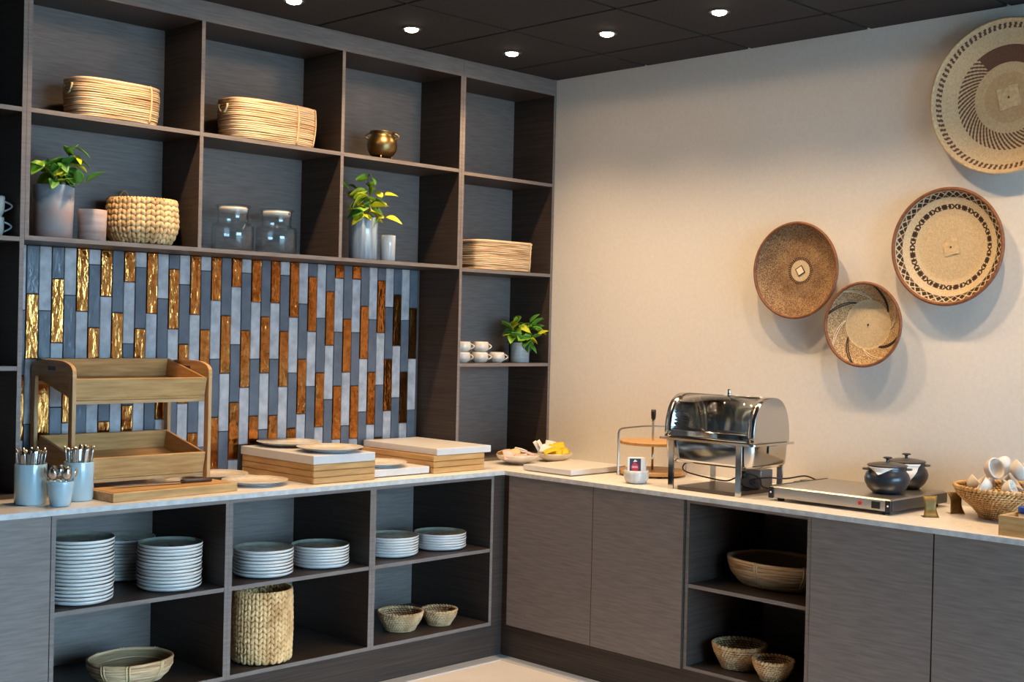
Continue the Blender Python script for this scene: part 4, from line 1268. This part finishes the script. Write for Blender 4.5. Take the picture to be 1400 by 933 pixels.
# ------------------------------------------------------------------ brass card stands
def card_stand(loc, rotz, label):
    t = thing('card_stand', label, 'card stand', loc, rotz, 'brass card stands')
    mb = MB()
    def fn(u, v):
        w = 0.034 - 0.0085 * math.sin(PI * v)
        return ((u - 0.5) * 2 * w * 0.85, 0.028 * (v - 0.5) ** 2 * 4 * (1 if v > 0.5 else -1) * 0.6, 0.003 + v * 0.078)
    mb.sheet(fn, 6, 12, 0.0022)
    mb.build('plate', BRASS, t)
    MB().cbox(-0.030, 0.030, -0.020, 0.024, 0.0, 0.0022, 0.0005).build('foot', STEEL, t)
    return t
card_stand((4.585, 2.286, ZCT), R(-50), 'small waisted brass card stand beside the hot plate front')
card_stand((4.765, 2.270, ZCT), R(-40), 'small waisted brass card stand between the other one and basket')

# ------------------------------------------------------------------ seagrass basket of small white cups, condiment box
lobe_basket('seagrass_basket', 'amber seagrass basket piled with off-white cups by the wall', 'basket', (4.806, 2.075, ZCT), 0,
            lambda t: 0.108 + 0.080 * smooth(min(1, t * 1.05)) + 0.012 * t, 0.118, 76, 13, 'twist', SEA_B, SEA_IN, 9, 0.009)
SC = MB().lathe([(0.001, -0.022), (0.020, -0.022), (0.030, -0.015), (0.0375, 0.000), (0.042, 0.018), (0.0415, 0.022), (0.0375, 0.022), (0.0355, 0.016),
                 (0.0315, 0.000), (0.024, -0.011), (0.001, -0.015)], 28).mesh('porcelain_cup', SHELLW)
cups = [(0.126 * math.cos(R(w)), 0.126 * math.sin(R(w)), 0.116, e, f, 'along the rim of') for w, e, f in ((112, 40, 30), (157, -50, -35), (202, 62, 20), (247, 30, -50), (292, 70, 10), (337, -40, 40), (22, 50, 20), (67, -30, -30))]
cups += [(0.0, 0.0, 0.112, 20, 10, 'in the middle of')]
cups += [(0.070 * math.cos(R(w)), 0.070 * math.sin(R(w)), 0.187, e, f, 'on top of the pile in') for w, e, f in ((135, 65, -40), (225, 40, 40), (315, 85, -10), (45, -50, 30))]
for dx, dy, dz, a, b, where in cups:
    o = link('porcelain_cup', SC, None, (4.806 + dx, 2.075 + dy, ZCT + dz))
    o.rotation_euler = (R(a), R(b), 0)
    tag(o, 'small off-white cup tumbled %s the amber seagrass basket' % where, 'cup', 'off-white cups in the seagrass basket')
bx = thing('condiment_box', 'low oak box with blue-capped jars at the worktop end', 'box', (4.372, 1.926, ZCT))
MB().cbox(0, 0.230, -0.012, 0, 0, 0.070, 0.001).build('side_board', OAK, bx)
MB().cbox(0, 0.230, -0.330, -0.318, 0, 0.070, 0.001).build('side_board', OAK, bx)
MB().cbox(0, 0.012, -0.318, -0.012, 0, 0.070, 0.001).build('side_board', OAK_Y, bx)
MB().cbox(0.218, 0.230, -0.318, -0.012, 0, 0.070, 0.001).build('side_board', OAK_Y, bx)
MB().cbox(0.012, 0.218, -0.318, -0.012, 0, 0.010, 0.001).build('base', OAK, bx)
def spice_jar(loc, label):
    t = thing('condiment_jar', label, 'jar', loc, 0, 'blue-capped jars in the oak box')
    MB().lathe([(0.001, 0), (0.030, 0), (0.032, 0.003), (0.032, 0.056), (0.029, 0.060), (0.001, 0.060)], 28).build('body', WHITEP, t)
    MB().lathe([(0.001, 0.0602), (0.033, 0.0602), (0.034, 0.063), (0.034, 0.080), (0.031, 0.084), (0.001, 0.0845)], 28, smooth=True).build('cap', BLUECAP, t)
spice_jar((4.500, 1.876, ZCT + 0.0102), 'white jar with blue cap next to the box corner')
spice_jar((4.500, 1.790, ZCT + 0.0102), 'white jar with blue cap in the box, farther along')

# ------------------------------------------------------------------ wall baskets
def weave_disc(name, label, yc, zc, r, depth, colf, rim_mat, rim_r, nr=56, na=220, tilt=0.0, flat=0.55):
    t = thing(name, label, 'wall basket', (XW - 0.002, yc, zc))
    t.rotation_euler = (0, R(-90), 0)      # local z points into the room
    mb = MB()
    v, F, cl = [], [], []
    for k in range(nr + 1):
        q = k / nr
        rr_ = r * q
        base = depth * (max(0, q - flat) / (1 - flat)) ** 1.5
        z = 0.026 + base + 0.0011 * math.sin(q * nr * PI)
        for i in range(na):
            a = 2 * PI * i / na
            v.append((max(rr_, 0.0005) * math.cos(a), max(rr_, 0.0005) * math.sin(a), z))
    for k in range(nr):
        for i in range(na):
            j = (i + 1) % na
            F.append((k * na + i, (k + 1) * na + i, (k + 1) * na + j, k * na + j))
            cl.append(colf((k + 0.5) / nr, 2 * PI * (i + 0.5) / na, random))
    mb.add(v, F, 0, True)
    # back of the dish
    mb2 = MB()
    me = mb.mesh('woven_dish', WEAVE)
    at = me.attributes.new('weave', 'FLOAT_COLOR', 'CORNER')
    buf = []
    for c in cl:
        buf.extend((c[0], c[1], c[2], 1.0) * 4)
    at.data.foreach_set('color', buf)
    link('woven_dish', me, t)
    MB().lathe([(0.001, 0.002), (r * flat * 0.8, 0.004), (r * 0.8, 0.018 + depth * 0.38), (r, 0.020 + depth)], 64).build('back', RIMP, t)
    MB().tube([(r * math.cos(2 * PI * i / 96), r * math.sin(2 * PI * i / 96), 0.026 + depth) for i in range(96)], rim_r, 8, True, flat=0.8).build('rim', rim_mat, t)
    return t

def lerp(a, b, t): return tuple(x + (y - x) * t for x, y in zip(a, b))
TAN, BRN, DRK, PALE = (0.60, 0.42, 0.22), (0.20, 0.105, 0.055), (0.045, 0.028, 0.022), (0.72, 0.58, 0.38)
def f1(q, a, rr):
    if q < 0.225:
        return lerp(PALE, TAN, rr.random() * 0.5)
    sw = math.sin(3 * a + 9 * q) + 0.6 * math.sin(7 * a - 12 * q)
    p = 0.40 + 0.12 * sw
    if 0.225 <= q < 0.30 and math.sin(40 * a) > 0: return DRK
    return lerp(BRN, TAN, 0.55) if rr.random() < p else lerp(DRK, BRN, 0.75 + 0.5 * rr.random())
def f2(q, a, rr):
    if q < 0.60:
        return lerp(PALE, TAN, 0.35 * rr.random())
    return lerp(TAN, PALE, 0.1) if rr.random() < 0.45 else lerp(BRN, TAN, 0.15 + 0.25 * rr.random())
def band_tri(q, q0, q1, a, n, cross):
    u = (a * n / (2 * PI)) % 1.0
    w = (q - q0) / (q1 - q0)
    m = int(a * n / (2 * PI))
    if cross:
        d1, d2 = abs(u - w), abs(u - 1 + w)
        if min(d1, d2) < 0.09: return None
        return DRK if (abs(u - 0.5) > abs(w - 0.5)) or (m % 2 and abs(u - 0.5) < 0.3) else (0.16, 0.10, 0.065)
    if m % 3 == 2:
        return DRK if abs(abs(u - 0.5) - abs(w - 0.5)) < 0.16 else None
    return DRK if abs(w - 0.5) < 0.5 * abs(u - 0.5) * 2.1 and 0.04 < u < 0.96 else (None if abs(u - 0.5) < 0.12 else (0.16, 0.10, 0.065))
def f3(q, a, rr):
    base = lerp(PALE, TAN, 0.45 * rr.random() + (0.15 if q < 0.6 else 0.0))
    if 0.66 < q < 0.755:
        c = band_tri(q, 0.66, 0.755, a, 36, False)
        return c or base
    if 0.865 < q < 0.965:
        c = band_tri(q, 0.865, 0.965, a, 40, True)
        return c or base
    return base
def f4(q, a, rr):
    base = lerp(PALE, TAN, 0.25 + 0.5 * rr.random())
    if 0.885 < q < 0.955:
        return (0.14, 0.075, 0.055) if math.sin(84 * a + 26 * q) > -0.1 else base
    if q < 0.33:
        return lerp(TAN, (0.62, 0.44, 0.26), rr.random())
    if 0.465 < q < 0.69:
        # dark wedge at the top, spiral stripes elsewhere
        am = (a + PI) % (2 * PI) - PI
        if -1.25 < am < 0.66:
            return lerp((0.14, 0.075, 0.055), BRN, 0.5 * rr.random())
        return (0.13, 0.07, 0.05) if math.sin(62 * a - 95 * q) > 0.0 else base
    return base
d1 = weave_disc('wall_basket', 'brown speckled woven wall basket with small pale centre', 3.139, 1.873, 0.212, 0.045, f1, RIMB, 0.0085, 84, 400)
d2 = weave_disc('wall_basket', 'smallest wall basket with large plain centre and curved dark stripes', 2.795, 1.635, 0.178, 0.050, f2, RIMB, 0.0085, 76, 340)
d3 = weave_disc('wall_basket', 'pale woven wall basket with two rings of dark triangles', 2.428, 1.959, 0.236, 0.042, f3, RIMB, 0.0095, 80, 360)
d4 = weave_disc('wall_basket', 'largest wall basket with broad brown striped ring, near ceiling', 2.202, 2.549, 0.304, 0.045, f4, RIMP, 0.009, 90, 480)
def dish_z(r, R_, depth, flat=0.55):
    q = r / R_
    return 0.026 + depth * (max(0, q - flat) / (1 - flat)) ** 1.5 + 0.0018
# strands laid on the small basket: dark and bleached arcs
for k in range(4):
    for dark in (0, 1):
        for off in (-0.05, 0.05):
            a0 = PI / 2 * k + (0.55 if dark else -0.15)
            path = []
            for q in range(11):
                u = q / 10
                r_ = 0.178 * (0.61 + 0.36 * u)
                a = a0 + 0.75 * u + off * (0.4 + 0.6 * math.sin(PI * u))
                path.append((r_ * math.cos(a), r_ * math.sin(a), dish_z(r_, 0.178, 0.050)))
            MB().tube(path, 0.0024 if dark else 0.0015, 6).build('strand', LINE_D if dark else LINE_L, d2)
SPLINT = mat('pale_splint', (0.56, 0.42, 0.24), 0.6, var=0.2, scale=60)
def splint(parent, w, l, rot, x, y, m, z=0.0266):
    MB().cbox(-w, w, -l, l, 0, 0.0016, 0.0002, mat=Matrix.Translation((x, y, z)) @ Matrix.Rotation(rot, 4, 'Z')).build('splint', m, parent)
for k in range(4):
    a = R(45 + 90 * k)
    splint(d1, 0.0075, 0.0075, R(30), 0.0105 * math.cos(a + R(30)), 0.0105 * math.sin(a + R(30)), LINE_L, 0.0289)
MB().cbox(-0.0195, 0.0195, -0.0195, 0.0195, 0, 0.0012, 0.0004, mat=Matrix.Translation((0, 0, 0.0275)) @ Matrix.Rotation(R(30), 4, 'Z')).build('centre_knot', LINE_D, d1)
for d, s in ((d3, 0.022), (d4, 0.030)):
    for k in range(4):
        a = R(45 + 90 * k)
        splint(d, s * 0.66, s, R(90 * k + 8), s * 0.92 * math.cos(a), s * 0.92 * math.sin(a), SPLINT, 0.0266 + 0.0006 * k)
for d in (d2, d3, d4):
    MB().lathe([(0.001, 0.0328), (0.0035, 0.0320), (0.0045, 0.0270)], 12).build('centre_knot', LINE_D, d)

# ------------------------------------------------------------------ plates under the counter
def stack_prof(r):
    return [(0.001, 0.002), (r * 0.60, 0.002), (r * 0.62, 0.0), (r * 0.68, 0.0), (r * 0.72, 0.002), (r * 0.90, 0.005), (r * 0.985, 0.012), (r, 0.0175), (r * 0.995, 0.0205), (r * 0.980, 0.0205),
            (r * 0.955, 0.0135), (r * 0.88, 0.0095), (r * 0.5, 0.0072), (0.001, 0.0072)]
SPM = MB().lathe(stack_prof(0.125), 48, mis=[0] * 9 + [1] * 4).mesh('dinner_plate', [GLAZE_W, GLAZE_G])
def stack(x, y, z, n, pitch, where, group, seed):
    rr = random.Random(seed)
    jit = 0.0019 if pitch > 0.013 else 0.0010
    for k in range(n):
        o = link('dinner_plate', SPM, None, (x + rr.uniform(-1, 1) * jit, y + rr.uniform(-1, 1) * jit, z + k * pitch), rr.uniform(0, 6))
        p = n - 1 - k
        lab = 'bottom stoneware plate' if k == 0 else ('topmost stoneware plate' if p == 0 else '%s stoneware plate from the top' % ORD[p])
        tag(o, '%s of %s' % (lab, where), 'plate', group)
ZS = 0.5302
stack(2.250, 4.478, ZS, 17, 0.0137, 'the tallest stack, beside the cabinet door', 'plates in the tallest stack', 1)
stack(2.590, 4.778, ZS, 12, 0.0134, 'the stack standing behind two others', 'plates in the rear stack', 2)
stack(2.634, 4.490, ZS, 13, 0.0134, 'the tall stack in front of the rear one', 'plates in the tall front stack', 3)
stack(3.070, 4.486, ZS, 8, 0.0135, 'the stack directly above the tall braided basket', 'plates above the tall basket', 4)
stack(3.376, 4.500, ZS, 7, 0.0126, 'the stack beside the one above tall basket', 'plates beside the divider', 5)
stack(3.786, 4.512, ZS, 7, 0.0122, 'the low stack above the larger seagrass bowl', 'plates above the larger seagrass bowl', 6)
stack(4.088, 4.512, ZS, 6, 0.0118, 'the low stack nearest the counter corner', 'plates nearest the counter corner', 7)

# ------------------------------------------------------------------ baskets under the counter
ZB = ZP + 0.0167
lobe_basket('braided_basket', 'tall cylindrical braided hyacinth basket under the counter', 'basket', (3.066, 4.478, ZB), 0,
            lambda t: 0.118 + 0.004 * math.sin(t * PI), 0.296, 48, 13, 'chevron', HYA, HYA_IN, 12, 0.006)
lobe_basket('seagrass_bowl', 'larger seagrass bowl beside the small one under low plate stacks', 'bowl', (3.844, 4.505, ZB), 0,
            lambda t: 0.062 + 0.040 * smooth(min(1, 0.15 + t * 0.9)), 0.085, 44, 9, 'twist', SEA, SEA_IN, 13, 0.007)
lobe_basket('seagrass_bowl', 'smaller seagrass bowl near the cabinet side under plate stacks', 'bowl', (4.056, 4.470, ZB), 0,
            lambda t: 0.048 + 0.033 * smooth(min(1, 0.15 + t * 0.9)), 0.072, 36, 8, 'twist', SEA, SEA_IN, 14, 0.007)
reed_basket('reed_bowl', 'oval reed bowl with paired ties below the tall plate stacks', 'bowl', (2.502, 4.545, ZB), R(4), 0.160, 0.138, 0.084, 9,
            lambda t: 0.62 + 0.38 * math.sin(min(1, 0.12 + t) * PI / 2), 2.3, ties=(R(-120), R(-75), R(75), R(110), R(20), R(200)), handles=False, seed=15)
reed_basket('reed_bowl', 'large oval reed bowl on shelf of the wall-side open cabinet', 'bowl', (4.640, 2.985, 0.5222), R(-8), 0.175, 0.225, 0.108, 12,
            lambda t: 0.66 + 0.34 * math.sin(min(1, 0.12 + t) * PI / 2), 2.3, ties=(R(185), R(115), R(245), R(20), R(70)), handles=False, seed=16)
lobe_basket('seagrass_bowl', 'rustic seagrass bowl on the floor of the wall-side cabinet', 'bowl', (4.520, 3.092, ZP + 0.0137), 0,
            lambda t: 0.068 + 0.042 * smooth(min(1, 0.15 + t * 0.9)), 0.098, 46, 10, 'twist', SEA, SEA_IN, 17, 0.008)
lobe_basket('seagrass_bowl', 'small rustic seagrass bowl at the front of the wall-side cabinet', 'bowl', (4.458, 2.884, ZP + 0.0137), 0,
            lambda t: 0.044 + 0.036 * smooth(min(1, 0.15 + t * 0.9)), 0.082, 36, 9, 'twist', SEA, SEA_IN, 18, 0.0075)
